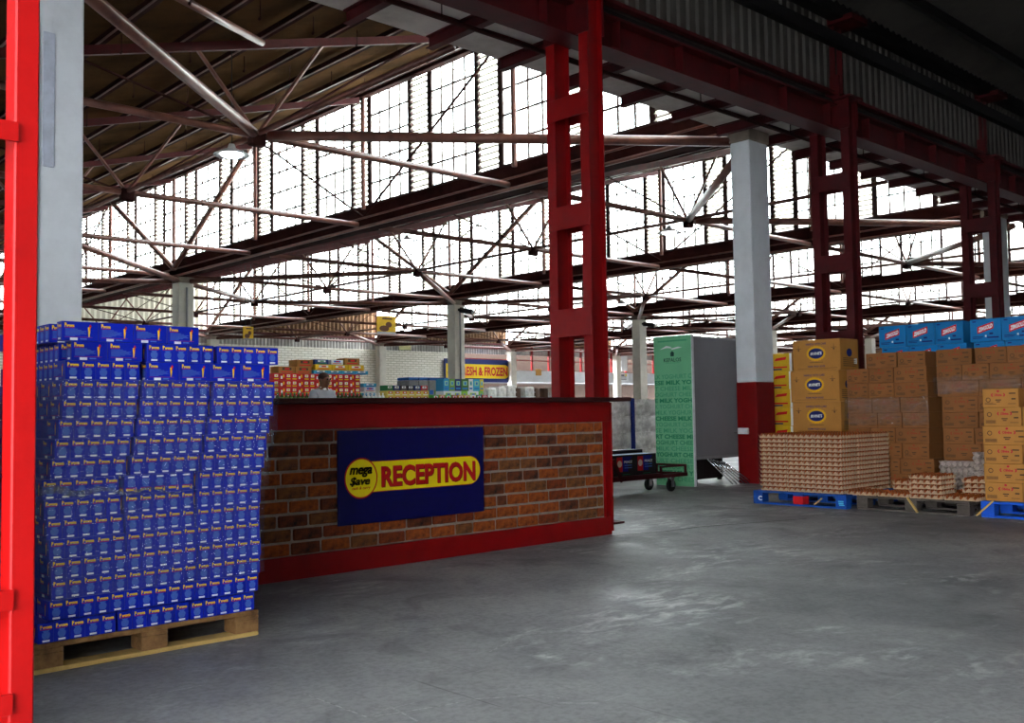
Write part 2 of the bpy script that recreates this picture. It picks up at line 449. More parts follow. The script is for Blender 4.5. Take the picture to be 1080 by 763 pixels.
# ------------------------------------------------------------------ dimensions of the building
U0, S = 2.0, 10.05            # gutter lines at U0 + k*S
NB = 7                        # sawtooth bays
V1, V2, V3 = 7.9, 26.75, 45.6 # column rows; V3 is the end wall line
VR = [7.9 + 4.7125 * k for k in range(9)]
ZG0, ZG1, ZR = 5.03, 5.50, 7.95   # gutter beam bottom/top, ridge
ZT = 5.05                     # tie level
UE = U0 + NB * S
def gu(k): return U0 + S * k

# ------------------------------------------------------------------ floor and walls
FLOOR = struct('floor', MB().box((-24, -18, -0.2), (UE + 1, V3 + 0.5, 0)), C_FLOOR)
q = MB()     # chalky scratches dragged across the concrete
for L in ([(1.984, 3.344), (1.986, 3.167), (1.988, 2.909), (2.116, 2.951), (2.083, 2.751)], [(1.993, 2.904), (2.269, 2.826), (2.387, 2.806), (2.599, 2.674), (2.614, 2.589)], [(2.567, 2.553), (2.672, 2.445)], [(1.533, 3.737), (1.788, 3.715)], [(2.9, 3.3), (3.2, 3.42), (3.5, 3.40)]):
    for a, b_ in zip(L, L[1:]):
        q.bar((a[0], a[1], 0.0004), (b_[0], b_[1], 0.0004), 0.007, 0.0006)
part('scratch', q, M('chalk_scratch', (176, 176, 174), 0.9, 0, 0.3, 30, rgb2=(110, 110, 110)), FLOOR, kind='stuff')
q = MB()
for L in ([(6.21, 5.562), (6.766, 5.402), (7.241, 5.373), (8.4, 5.0)],):
    for a, b_ in zip(L, L[1:]): q.bar((a[0], a[1], 0.0003), (b_[0], b_[1], 0.0003), 0.012, 0.0005)
part('floor_crack', q, M('crack_dark', (42, 42, 42), 0.95), FLOOR)

def corr(mb, o, wd_, ac, nv, LW, LA, pitch, amp, mi=0, na=1, trap=False):
    """corrugated sheet: waves march along wd_, straight along ac"""
    o = Vector(o); wd_ = Vector(wd_); ac = Vector(ac); nv = Vector(nv)
    prof = [(0, 0), (0.25, 1), (0.5, 0), (0.75, -1)] if not trap else [(0, -1), (0.36, -1), (0.5, 1), (0.86, 1)]
    pts = []
    nn = int(LW / pitch)
    for k in range(nn):
        for a, b in prof: pts.append(((k + a) * pitch, b * amp))
    pts.append((nn * pitch, prof[0][1] * amp))
    if LW - nn * pitch > 0.01: pts.append((LW, prof[0][1] * amp))
    vs = []; fs = []
    for j in range(na + 1):
        for t, h in pts: vs.append(o + wd_ * t + ac * (LA * j / na) + nv * h)
    N = len(pts)
    for j in range(na):
        for i in range(N - 1): fs.append((j * N + i, j * N + i + 1, (j + 1) * N + i + 1, (j + 1) * N + i))
    return mb.add(vs, fs, mi)

# end wall of the warehouse: white brick below, sheeting above
b = MB(); b.box((U0, V3 + 0.25, 0), (38.2, V3 + 0.5, 4.65))
wb = struct('wall_back', b, C_BRICKW)
b = MB(); b.box((38.2, V3 + 3.0, 0), (UE, V3 + 3.2, 5.0))
struct('wall_back_recess', b, M('dark_gallery_wall', (72, 56, 48), .8))
b = MB()
b.box((38.2, V3 + 0.2, 2.9), (60.0, V3 + 0.55, 3.66))
struct('wall_gallery', b, C_WHITE)
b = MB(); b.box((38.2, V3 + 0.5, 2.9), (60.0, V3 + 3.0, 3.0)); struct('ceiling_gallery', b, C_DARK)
b = MB(); corr(b, (U0, V3 + 0.42, 4.65), (1, 0, 0), (0, 0, 1), (0, -1, 0), UE - U0, 0.62, 0.2, 0.03)
struct('wall_sheet_band', b, M('pale_band_sheet', (196, 194, 190), 0.7, 0, 0.15, 2))
b = MB(); b.box((U0, V3 + 0.30, 5.22), (UE, V3 + 0.40, 5.34))
struct('trim_1', b, C_REDDK)
for k in range(NB):          # gable triangles under each sawtooth slope
    b = MB(); pw = 0.25; n = int(S / pw); x0 = gu(k)
    vs = []; fs = []
    for i in range(n * 2 + 1):
        x = x0 + i * S / (n * 2); h = 0.03 if i % 2 else -0.03
        zt = 5.3 + (x - x0) / S * 2.65
        vs += [(x, V3 + 0.42 + h, 5.25), (x, V3 + 0.42 + h, zt)]
    for i in range(n * 2): fs.append((2 * i, 2 * i + 2, 2 * i + 3, 2 * i + 1))
    b.add(vs, fs)
    struct('wall_gable', b, C_GABLEW if k == 1 else C_GABLE)
# left side of the warehouse, far end
b = MB(); b.box((U0 - 0.35, 8.3, 0), (U0 - 0.15, V3 + 0.5, 5.5)); struct('wall_left', b, C_WHITE)
b = MB(); b.box((UE, -9, 0), (UE + 0.2, V3 + 0.5, 8.6)); struct('wall_far', b, C_GABLE)
# hall in which the camera stands, with a wide open doorway in the end wall behind the camera
b = MB()
b.box((-4.2, -3.4, 0), (UE, -3.2, 8))
struct('wall_front', b, M('grey_plaster', (168, 168, 166), 0.8))
b = MB(); b.box((-4.2, -3.4, 4.0), (-4.0, 8.3, 8)); b.box((-4.2, 2.2, 0), (-4.0, 8.3, 4.0)); b.box((-4.2, -3.4, 0), (-4.0, -3.0, 4.0)); b.box((-4.0, 8.3, 0), (U0 - 0.35, 8.5, 8))
struct('wall_hall_left', b, C_WHITE)
b = MB(); b.box((0.0, 2.9, 0), (0.2, 8.3, 1.75)); struct('wall_side_office', b, C_CLAD)  # unseen half wall added to keep light off the left flank of the cartons

# ------------------------------------------------------------------ sawtooth roof
VLEN0, VLEN1 = 6.4, V3 + 0.5
for k in range(NB):
    x0, x1 = gu(k) + 0.12, gu(k + 1) + 0.12
    z0, z1 = 5.35, ZR + 0.14
    d = Vector((x1 - x0, 0, z1 - z0)); L = d.length; d.normalize(); nv = Vector((-d.z, 0, d.x))
    b = MB()
    p = 0.16 if k < 2 else 0.3
    corr(b, (x0, VLEN0, z0), (0, 1, 0), d, nv, VLEN1 - VLEN0, L, p, 0.028, 0)
    corr(b, Vector((x0, VLEN0, z0)) + nv * 0.03, (0, 1, 0), d, nv, VLEN1 - VLEN0, L, p, 0.028, 1)
    roof = struct('ceiling', b, [C_SHEETIN, C_SHEETOUT])
    for j in range(9):
        t = 0.25 + j * (L - 0.95) / 8
        c = Vector((x0, 0, z0)) + d * t - nv * 0.10
        q = MB(); q.bar((c.x, VLEN0 + 0.1, c.z), (c.x, VLEN1 - 0.4, c.z), 0.06, 0.11)
        q.bar((c.x - 0.045, VLEN0 + 0.1, c.z - 0.05), (c.x - 0.045, VLEN1 - 0.4, c.z - 0.05), 0.03, 0.012, 1)
        part('purlin', q, [C_GUTTER, C_TUBE], roof)
    if k == 0:   # fixing hooks that hang below the purlins
        q = MB()
        for j in range(1, 9):
            t = 0.25 + j * (L - 0.5) / 8
            c = Vector((x0, 0, z0)) + d * t - nv * 0.13
            for vv in range(9, 40, 2):
                y = vv + 0.7 * (j % 3)
                q.tube((c.x, y, c.z), (c.x, y, c.z - 0.22), 0.008, 4); q.tube((c.x, y, c.z - 0.22), (c.x, y + 0.03, c.z - 0.24), 0.018, 5)
        part('hanger_hook', q, C_GUTTER, roof, kind='stuff')

# gutter beams with their pressed lip
for k in range(0, NB):
    x = gu(k)
    t = thing('gutter_beam', 'dark rusty valley gutter beam under the %s row of clerestory glazing' % (ORD[k - 1] if k else 'unseen nearest'), 'gutter', (x, VLEN0, ZG0), 'valley gutter beams')
    q = MB(); q.box((x - 0.06, 8.25, ZG0 + 0.05), (x + 0.02, VLEN1 - 0.3, ZG1)); part('web_plate', q, C_GUTTER, t)
    q = MB(); q.box((x - 0.16, 8.25, ZG0), (x + 0.22, VLEN1 - 0.3, ZG0 + 0.045)); part('bottom_flange', q, C_GUTTER, t)
    q = MB(); q.box((x + 0.1, 8.25, ZG0 + 0.10), (x + 0.42, VLEN1 - 0.3, ZG0 + 0.16)); part('gutter_trough', q, C_GUTTER, t)
    q = MB(); q.tube((x - 0.24, 8.3, ZG0 - 0.02), (x - 0.24, VLEN1 - 0.4, ZG0 - 0.02), 0.035, 6); q.tube((x - 0.34, 8.3, ZG0 + 0.14), (x - 0.34, VLEN1 - 0.4, ZG0 + 0.14), 0.022, 6)
    part('service_pipe', q, C_TUBE, t)

# ------------------------------------------------------------------ clerestory glazing
WZ0, WZ1 = ZG1, ZR
PER, WW, LW_ = 2.1, 1.44, 0.66
def bars_for(mb, x, y0, y1, z0, z1, nx, nz, w=0.031, fr=0.062, xd=0.05):
    mb.box((x - xd / 2, y0, z0), (x + xd / 2, y0 + fr, z1)); mb.box((x - xd / 2, y1 - fr, z0), (x + xd / 2, y1, z1))
    mb.box((x - xd / 2, y0 + fr, z0), (x + xd / 2, y1 - fr, z0 + fr)); mb.box((x - xd / 2, y0 + fr, z1 - fr), (x + xd / 2, y1 - fr, z1))
    for i in range(1, nx):
        y = y0 + (y1 - y0) * i / nx; mb.box((x - 0.018, y - w / 2, z0 + fr), (x + 0.018, y + w / 2, z1 - fr))
    for i in range(1, nz):
        z = z0 + (z1 - z0) * i / nz; mb.box((x - 0.02, y0 + fr, z - w / 2), (x + 0.02, y1 - fr, z + w / 2))
HW = WZ1 - WZ0
fb = MB(); bars_for(fb, 0, 0, WW, 0, HW, 4, 5)
ME_FRAME = fb.mesh('window_frame', C_BAR)
pb = MB(); pb.box((-0.003, -WW / 8 + 0.012, -HW / 10 + 0.012), (0.003, WW / 8 - 0.012, HW / 10 - 0.012))
ME_PANE = pb.mesh('pane', C_GLASS)
ab = MB()
for i in range(4):
    for j in range(5):
        ab.box((-0.003, WW * i / 4 + 0.012, HW * j / 5 + 0.012), (0.003, WW * (i + 1) / 4 - 0.012, HW * (j + 1) / 5 - 0.012))
ME_PANES = ab.mesh('pane', C_GLASS)
lb = MB(); lb.box((-0.03, 0, 0), (0.03, 0.06, HW)); lb.box((-0.03, LW_ - 0.06, 0), (0.03, LW_, HW)); lb.box((-0.03, 0, HW - 0.05), (0.03, LW_, HW)); lb.box((-0.03, 0, 0), (0.03, LW_, 0.05))

for j in range(20):
    z = 0.06 + (HW - 0.12) * (j + 0.5) / 20
    lb.box((-0.022, 0.04, z - 0.009), (-0.010, LW_ - 0.04, z + 0.009))
ME_LFRAME = lb.mesh('louvre_frame', C_BAR)
lb = MB()
nl = 20
for j in range(nl):
    z = 0.06 + (HW - 0.12) * (j + 0.5) / nl; hh = (HW - 0.12) / nl * 0.56
    lb.bar((0, 0.045, z), (0, LW_ - 0.045, z), 0.006, 2 * hh)
    o = len(lb.v) - 8
    for q in range(8):
        x_, y_, z_ = lb.v[o + q]
        lb.v[o + q] = (x_ + (z_ - z) * 0.7, y_, z_)
ME_BLADES = lb.mesh('louvre_blade', C_LOUVRE)
wn = 0
for k in range(0, NB + 1):
    x = gu(k)
    if 1 <= k <= 2:
        j = -2
        while True:
            y0 = 11.74 + PER * j
            if y0 + WW > V3 + 0.4: break
            j += 1
            if y0 < 7.2: continue
            wn += 1
            w = thing('window_%d' % wn, None, None, (x, y0, WZ0), None, 'structure')
            inst('window_frame', ME_FRAME, (0, 0, 0), parent=w)
            if k == 1 and y0 < 34.5:
                for a in range(4):
                    for c in range(5):
                        inst('pane', ME_PANE, (0, WW * (a + 0.5) / 4, HW * (c + 0.5) / 5), parent=w)
            else:
                inst('pane', ME_PANES, (0, 0, 0), parent=w)
            wn += 1
            w = thing('window_%d' % wn, None, None, (x, y0 + WW, WZ0), None, 'structure')
            inst('louvre_frame', ME_LFRAME, (0, 0, 0), parent=w)
            inst('louvre_blade', ME_BLADES, (0, 0, 0), parent=w, kind='stuff')
    else:        # rows too far (or out of view) to pick panes apart
        wn += 1
        fbm, pbm, lbm = MB(), MB(), MB()
        j = -2
        while True:
            y0 = 11.74 + PER * j
            if y0 + WW > V3 + 0.4: break
            j += 1
            if y0 < 7.2: continue
            bars_for(fbm, x, y0, y0 + WW, WZ0, WZ1, 4, 5, 0.042, 0.075)
            pbm.box((x - 0.003, y0, WZ0), (x + 0.003, y0 + WW, WZ1))
            for q in range(20):
                z = WZ0 + HW * (q + 0.5) / 20
                lbm.add([(x - 0.03, y0 + WW, z - 0.06), (x - 0.03, y0 + PER, z - 0.06), (x + 0.03, y0 + PER, z + 0.06), (x + 0.03, y0 + WW, z + 0.06)], [(0, 1, 2, 3)])
        w = thing('window_%d' % wn, None, None, (x, 7.5, WZ0), None, 'structure')
        part('window_frame', fbm, C_BAR, w, kind='stuff'); part('pane', pbm, C_GLASS, w, kind='stuff'); part('louvre_blade', lbm, C_LOUVRE, w, kind='stuff')

# ------------------------------------------------------------------ lattice girders in the glazing plane
for k in range(1, NB):
    x = gu(k) - 0.22
    t = thing('lattice_girder', 'zigzag lattice girder in front of the %s clerestory glazing row' % ORD[k - 1], 'girder', (x, V1, ZG0), 'lattice girders along the clerestories')
    q = MB(); q.bar((x, 8.3, ZR - 0.09), (x, V3, ZR - 0.09), 0.14, 0.12); part('top_chord', q, C_GUTTER, t)
    for i in range(1, 9):
        q = MB(); q.tube((x, VR[i], ZG1 - 0.1), (x, VR[i], ZR), 0.05, 8); part('post', q, C_TUBE, t)
    for i in range(8):
        y0, y1 = VR[i], VR[i + 1]
        lowfirst = i in (0, 2, 4, 6)
        thick = i in (0, 3, 4, 7)
        q = MB(); q.tube((x, y0, (ZG0 + 0.2) if lowfirst else ZR), (x, y1, ZR if lowfirst else (ZG0 + 0.2)), 0.075 if thick else 0.025, 8)
        part('diagonal', q, C_TUBE if thick else C_GUTTER, t)

# ------------------------------------------------------------------ trusses (tie, rafter, struts) on every frame line
UM = 4.8
for k in range(0, NB):
    for i in range(1, 9):
        y = VR[i]; x0, x1 = gu(k), gu(k + 1); xm = x0 + UM
        far = k > 3
        lab = 'tubular steel roof truss, %s from the front in the %s sawtooth bay' % (ORD[i - 1], ORD[k])
        t = thing('roof_truss', lab, 'truss', (xm, y, ZT), 'roof trusses of the %s sawtooth bay' % ORD[k])
        n = 8 if k < 3 else 5
        q = MB(); q.tube((x0 + 0.2, y, ZT), (x1 - 0.37, y, ZT), 0.055, n); part('tie_tube', q, C_TUBE, t, smooth=True)
        q = MB(); q.bar((x0 + 0.45, y, 5.16), (x1 - 0.32, y, ZR - 0.22), 0.07, 0.12); part('rafter', q, C_REDDK if k < 2 else C_TUBE, t)
        def rz(x): return 5.16 + (x - x0 - 0.45) / (x1 - x0 - 0.77) * (ZR - 5.38) - 0.03
        for a in (xm + 1.1, xm - 0.9):
            q = MB(); q.tube((xm, y, ZT), (a, y, rz(a)), 0.03, 6); part('strut', q, C_TUBE, t)
        for a in (xm + 3.0, xm - 2.6):
            q = MB(); q.tube((xm, y, ZT), (a, y, rz(a)), 0.018, 5); part('web_rod', q, C_GUTTER, t)
        q = MB(); q.box((xm - 0.12, y - 0.07, ZT - 0.16), (xm + 0.12, y + 0.07, ZT + 0.06), 0, 0.02); part('node_plate', q, C_GUTTER, t)
    # bracing along the bay at tie level
    xm = gu(k) + UM
    q = MB(); q.tube((xm, 8.2, ZT + 0.02), (xm, V3, ZT + 0.02), 0.04, 6)
    solo('bracing_tube', q, C_TUBE, 'long horizontal tube tying truss centres in the %s sawtooth bay' % ORD[k], 'tube', 'long tie tubes', smooth=True)
# umbrella struts from the column heads to the truss centres
for k in range(0, NB):
    for vi, vc in ((0, V1), (4, V2), (8, V3)):
        for dk in (-1, 0):
            for dv in (-1, 1):
                if vi + dv < 1 or vi + dv > 7 or k + dk < 0: continue
                p0 = (gu(k), vc, ZT - 0.17); p1 = (gu(k + dk) + UM, VR[vi + dv], ZT)
                dv_ = (Vector(p1) - Vector(p0)).normalized()
                q = MB(); q.tube(Vector(p0) + dv_ * 0.26, Vector(p1) - dv_ * 0.16, 0.072, 10)
                side = ('front', 'middle', 'back')[vi // 4]
                solo('brace_tube', q, C_TUBE, 'thick inclined brace tube from %s-row column %s towards the %s %s' % (side, ORD[k], 'near' if dv < 0 else 'far', 'left' if dk < 0 else 'right'), 'brace', 'column head braces', smooth=True)

q = MB(); q.tube((6.81, 12.48, 6.36), (4.07, 10.0, 5.66), 0.05, 10)
solo('brace_tube', q, C_TUBE, 'short pale brace tube under the nearest roof slope at top', 'brace', 'column head braces', smooth=True)

# ------------------------------------------------------------------ concrete columns
def column(x0, x1, y0, y1, zt, label, red=None, gry=False, group='concrete columns'):
    t = thing('concrete_column', label, 'column', ((x0 + x1) / 2, (y0 + y1) / 2, 0), group)
    zr = red or 0
    if red:
        q = MB(); q.box((x0 - 0.004, y0 - 0.004, 0), (x1 + 0.004, y1 + 0.004, zr), 0, 0.012); part('red_lower_shaft', q, C_RED, t)
    q = MB(); q.box((x0, y0, zr), (x1, y1, zt - 0.16), 0, 0.012); part('shaft', q, C_WHITECOL if not gry else M('far_column_paint', (236, 232, 220), 0.8, 0, 0.08, 2), t)
    q = MB(); q.box((x0 - 0.02, y0 - 0.02, zt - 0.16), (x1 + 0.02, y1 + 0.02, zt), 0, 0.01); part('capital', q, C_GREYCOL, t)
    return t
column(11.8, 12.26, 7.74, 8.06, 5.0, 'white concrete column with red base beside the green cabinet', 1.415)
column(20.6, 21.05, 7.74, 8.06, 5.0, 'white concrete column seen through the farthest red steel column', 1.415)
lc = column(2.36, 2.70, 7.74, 8.06, 5.0, 'white column behind the blue cartons at the left edge')
q = MB(); q.box((2.27, 7.70, 0), (2.355, 7.98, 4.02)); part('dark_cable_duct', q, C_DARK, lc, label='dark vertical cable duct')
q = MB(); q.box((2.40, 7.725, 2.95), (2.48, 7.74, 3.98)); part('painted_patch_board', q, M('bluish_white_paint', (196, 202, 216), 0.6), lc)
names = {1: 'white column with grey conduit above the blue cartons', 2: 'white column between brick wall and yellow frozen food sign', 3: 'white column left of the green cabinet'}
for k in range(1, NB):
    lab = names.get(k, 'distant white middle-row column, %s along the row' % ORD[k - 1])
    t = column(gu(k) - 0.15, gu(k) + 0.30, V2 - 0.16, V2 + 0.26, 5.0, lab, None, True)
    if k <= 2:
        q = MB(); q.tube((gu(k) + 0.08, V2 - 0.19, 0.0), (gu(k) + 0.08, V2 - 0.19, 4.7), 0.03, 6); part('conduit', q, C_GREYM, t)
for k in range(1, NB):
    column(gu(k) - 0.15, gu(k) + 0.30, V3 - 0.2, V3 + 0.2, 5.0, 'column against the end wall, %s along the row' % ORD[k - 1], None, True)
# wall switch box on the red base
t = thing('switch_box', 'small white switch box on the red base of column', 'switch', (11.77, 7.94, 0.69))
q = MB(); q.box((11.735, 7.86, 0.69), (11.79, 8.02, 0.775), 0, 0.008); part('cover', q, C_LAMP, t)
q = MB(); q.box((11.728, 7.90, 0.72), (11.736, 7.93, 0.75)); q.box((11.728, 7.95, 0.72), (11.736, 7.98, 0.75)); part('rocker', q, P_WHT, t)
q = MB(); q.tube((11.78, 8.02, 0.71), (11.78, 8.10, 0.71), 0.008, 5); part('cable', q, P_GRY, t)
# security cameras on the middle row columns
for k, lab in ((2, 'black security camera on the column beside the yellow sign'), (3, 'black security camera on the column by the green cabinet')):
    x = gu(k)
    t = thing('security_camera', lab, 'camera', (x, V2 - 0.3, 4.55), 'security cameras')
    q = MB(); q.box((x + 0.0, V2 - 0.24, 4.62), (x + 0.08, V2 - 0.16, 4.7)); part('bracket', q, C_DARK, t)
    q = MB(); q.tube((x + 0.1, V2 - 0.18, 4.66), (x + 0.28, V2 - 0.62, 4.56), 0.10, 10); part('housing', q, C_DARK, t)
    q = MB(); q.tube((x + 0.28, V2 - 0.62, 4.56), (x + 0.295, V2 - 0.65, 4.553), 0.07, 10); part('lens', q, C_GREYM, t)

# ------------------------------------------------------------------ red batten columns and crane girder
def ibeam(mb, x0, x1, y0, y1, z0, z1, tf=0.014, tw=0.010):
    """upright I section: flanges face +-x, web between"""
    mb.box((x0, y0, z0), (x0 + tf, y1, z1)); mb.box((x1 - tf, y0, z0), (x1, y1, z1))
    ym = (y0 + y1) / 2; mb.box((x0 + tf, ym - tw / 2, z0), (x1 - tf, ym + tw / 2, z1))
BAT = [(0.35, 0.60), (1.755, 2.02), (2.785, 3.01), (3.85, 4.06)]
for i, (x, lab) in enumerate(((6.73, 'red batten-plate steel column rising behind the reception counter'), (11.63, 'red batten-plate steel column behind the stacked tan egg boxes'), (16.27, 'red batten-plate steel column behind the cyan cartons'))):
    t = thing('steel_column', lab, 'column', (x + 0.1, 6.42, 0), 'red steel crane columns')
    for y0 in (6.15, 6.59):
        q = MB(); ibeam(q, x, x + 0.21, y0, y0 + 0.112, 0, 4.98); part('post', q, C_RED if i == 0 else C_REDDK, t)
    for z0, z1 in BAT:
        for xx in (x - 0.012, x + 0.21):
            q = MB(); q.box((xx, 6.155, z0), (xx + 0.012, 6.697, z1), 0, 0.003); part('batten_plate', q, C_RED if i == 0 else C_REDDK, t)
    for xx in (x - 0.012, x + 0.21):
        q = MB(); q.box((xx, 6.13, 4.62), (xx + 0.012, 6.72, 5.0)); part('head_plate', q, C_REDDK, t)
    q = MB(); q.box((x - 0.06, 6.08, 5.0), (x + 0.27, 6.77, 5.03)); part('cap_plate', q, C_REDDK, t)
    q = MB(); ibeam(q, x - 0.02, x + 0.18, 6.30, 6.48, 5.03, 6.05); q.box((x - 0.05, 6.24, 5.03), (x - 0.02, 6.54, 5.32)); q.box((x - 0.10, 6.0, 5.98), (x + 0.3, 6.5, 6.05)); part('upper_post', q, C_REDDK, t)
    q = MB(); q.box((x - 0.1, 6.08, 0), (x + 0.31, 6.77, 0.02)); part('base_plate', q, C_REDDK, t)
XG0, XG1 = -3.9, 44.0
t = thing('crane_girder', 'dark red crane girder carried on the red columns', 'girder', (XG0, 6.4, 4.6))
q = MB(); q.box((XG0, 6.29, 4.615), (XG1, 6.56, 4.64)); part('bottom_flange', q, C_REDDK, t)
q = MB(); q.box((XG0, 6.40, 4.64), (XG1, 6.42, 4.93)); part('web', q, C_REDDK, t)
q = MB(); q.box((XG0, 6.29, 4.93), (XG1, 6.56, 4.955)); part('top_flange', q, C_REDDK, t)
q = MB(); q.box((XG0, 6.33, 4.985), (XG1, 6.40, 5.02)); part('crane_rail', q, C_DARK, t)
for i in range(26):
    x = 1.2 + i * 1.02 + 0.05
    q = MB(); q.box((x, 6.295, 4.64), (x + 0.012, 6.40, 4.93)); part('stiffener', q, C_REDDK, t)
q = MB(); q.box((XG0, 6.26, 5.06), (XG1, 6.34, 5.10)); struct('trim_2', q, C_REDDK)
# corrugated wall above the girder
b = MB(); corr(b, (XG0, 6.36, 5.10), (1, 0, 0), (0, 0, 1), (0, -1, 0), XG1 - XG0, 1.05, 0.17, 0.013, 0, 1, True)
b.box((XG0, 6.43, 4.96), (XG1, 6.45, 6.2), 0)
struct('wall_upper', b, C_CLAD)
b = MB(); b.box((U0, 6.43, 6.2), (UE, 6.45, 8.3)); struct('wall_gable_light', b, C_LIGHTSHEET)  # unseen translucent gable added to bring daylight onto faces turned towards the hall
q = MB(); q.box((XG0, 6.22, 5.70), (XG1, 6.32, 5.86)); struct('trim_3', q, C_DARK)
q = MB(); q.box((XG0, 6.12, 6.02), (XG1, 6.30, 6.20)); struct('trim_4', q, C_DARK)
# hall roof
b = MB(); d = Vector((0, -9.7, 2.1)); L = d.length; d.normalize(); nv = Vector((0, d.z, -d.y))
corr(b, (XG0 - 0.4, 6.4, 6.12), (1, 0, 0), d, nv, XG1 - XG0 + 0.4, L, 0.17, 0.025, 0, 1)
corr(b, Vector((XG0 - 0.4, 6.4, 6.12)) + nv * 0.04, (1, 0, 0), d, nv, XG1 - XG0 + 0.4, L, 0.17, 0.025, 1, 1)
hr = struct('ceiling_hall', b, [C_CLADDK, C_SHEETOUT])
for j in range(7):
    c = Vector((0, 6.4, 6.12)) + d * (0.9 + 1.45 * j) - nv * 0.1
    q = MB(); q.bar((XG0, c.y, c.z), (XG1, c.y, c.z), 0.07, 0.14); part('purlin', q, C_DARK, hr)
b = MB(); b.box((XG1, -3.4, 0), (XG1 + 0.2, 6.3, 8.3)); struct('wall_hall_far', b, C_CLADDK)
# soffit between the girder and the column line, with its red cross beams and conduit
b = MB(); b.box((XG0, 6.45, 5.0), (XG1, 8.02, 5.03))
sf = struct('ceiling_soffit', b, C_SOFFIT)
for i in range(26):
    x = 1.2 + i * 1.02
    q = MB(); q.box((x, 6.42, 4.87), (x + 0.012, 8.0, 4.985)); q.box((x - 0.04, 6.42, 4.985), (x + 0.052, 8.0, 5.0)); q.box((x - 0.04, 6.42, 4.862), (x + 0.052, 8.0, 4.872))
    part('cross_beam', q, C_REDDK, sf)
for y in (6.9, 7.45):
    q = MB(); q.box((XG0, y, 4.955), (XG1, y + 0.05, 5.0)); part('batten', q, C_REDDK, sf)
q = MB(); q.tube((XG0, 7.15, 4.80), (XG1, 7.15, 4.80), 0.022, 6)
for i in range(20): q.tube((1.71 + 2.04 * i, 7.15, 4.8), (1.71 + 2.04 * i, 7.15, 4.995), 0.008, 4)
solo('conduit_pipe', q, C_GUTTER, 'thin dark conduit pipe slung under the soffit boards', 'pipe')
b = MB(); b.box((XG0, 8.02, 5.03), (XG1, 8.06, 5.35)); struct('trim_5', b, C_GUTTER)

# near red frame post at the left edge
t = thing('door_post', 'bright red steel post at the left edge in front of cartons', 'post', (0.62, 2.44, 0))
for x in (0.684, 0.30):
    q = MB(); q.box((x, 2.40, 0), (x + 0.053, 2.475, 3.4), 0, 0.004); part('upright', q, C_REDBR, t)
for z in (0.40, 0.63, 1.69, 2.70):
    q = MB(); q.box((0.36, 2.392, z), (0.684, 2.40, z + 0.045)); q.box((0.684, 2.392, z), (0.690, 2.40, z + 0.045)); part('batten', q, C_REDBR, t)

# ------------------------------------------------------------------ pendant lamps
def lamp(x, y, z, top, lab):
    t = thing('pendant_lamp', lab, 'lamp', (x, y, z), 'pendant lamps')
    q = MB(); q.tube((x, y, z + 0.12), (x, y, top), 0.008, 5); part('flex', q, C_DARK, t)
    q = MB(); q.lathe([(0.04, 0.16), (0.06, 0.1), (0.10, 0.08), (0.26, 0.0), (0.25, -0.01), (0.05, 0.06)], (x, y, z), 14); part('shade', q, C_LAMP, t, True)
    q = MB(); q.lathe([(0.06, 0.05), (0.15, 0.015), (0.15, -0.012), (0.10, -0.03), (0.02, -0.036)], (x, y, z), 12); part('bulb', q, C_BULB, t, True)
lamp(6.66, 13.1, 4.84, 6.59, 'white enamel pendant lamp at the nearest truss centre')
lamp(16.74, 22.35, 5.95, 6.60, 'small white pendant lamp hanging in the second roof bay')
lamp(16.70, 13.0, 4.82, 6.59, 'white pendant lamp beside the white column head')
lamp(26.74, 23.0, 4.82, 6.59, 'small distant pendant lamp above the yellow sign')

# ------------------------------------------------------------------ reception counter
VC = 5.634
t = thing('reception_counter', 'brick reception counter with red painted bands and dark top', 'counter', (3.9, VC, 0))
X0, X1 = 1.7, 6.35
q = MB(); q.box((X0, VC + 0.012, 0), (X1 - 0.02, VC + 0.24, 1.12)); part('mortar_core', q, C_MORTAR, t)
q = MB(); q.box((X0, VC - 0.012, 0), (X1, VC + 0.012, 0.15), 0, 0.004); q.box((X1 - 0.02, VC + 0.012, 0), (X1, VC + 0.25, 0.15)); part('base_band', q, C_RED, t, label='red painted base band')
q = MB(); q.box((X0, VC - 0.014, 0.958), (X1, VC + 0.012, 1.125), 0, 0.004); q.box((X1 - 0.02, VC + 0.012, 0.958), (X1, VC + 0.25, 1.125)); part('top_band', q, C_RED, t, label='red painted upper band')
q = MB(); q.box((X1 - 0.075, VC - 0.018, 0.15), (X1 - 0.055, VC + 0.012, 0.958)); q.box((X1 - 0.055, VC - 0.006, 0.15), (X1, VC + 0.012, 0.958)); q.box((X1, VC - 0.02, 0.03), (X1 + 0.012, VC + 0.25, 1.12)); part('corner_post', q, C_RED, t)
q = MB(); q.box((X0, VC - 0.11, 1.128), (6.52, VC + 0.50, 1.163), 0, 0.004); part('counter_top', q, C_TOPBOARD, t)
nc = 9; ch = (0.958 - 0.15) / nc
brick_me = {}
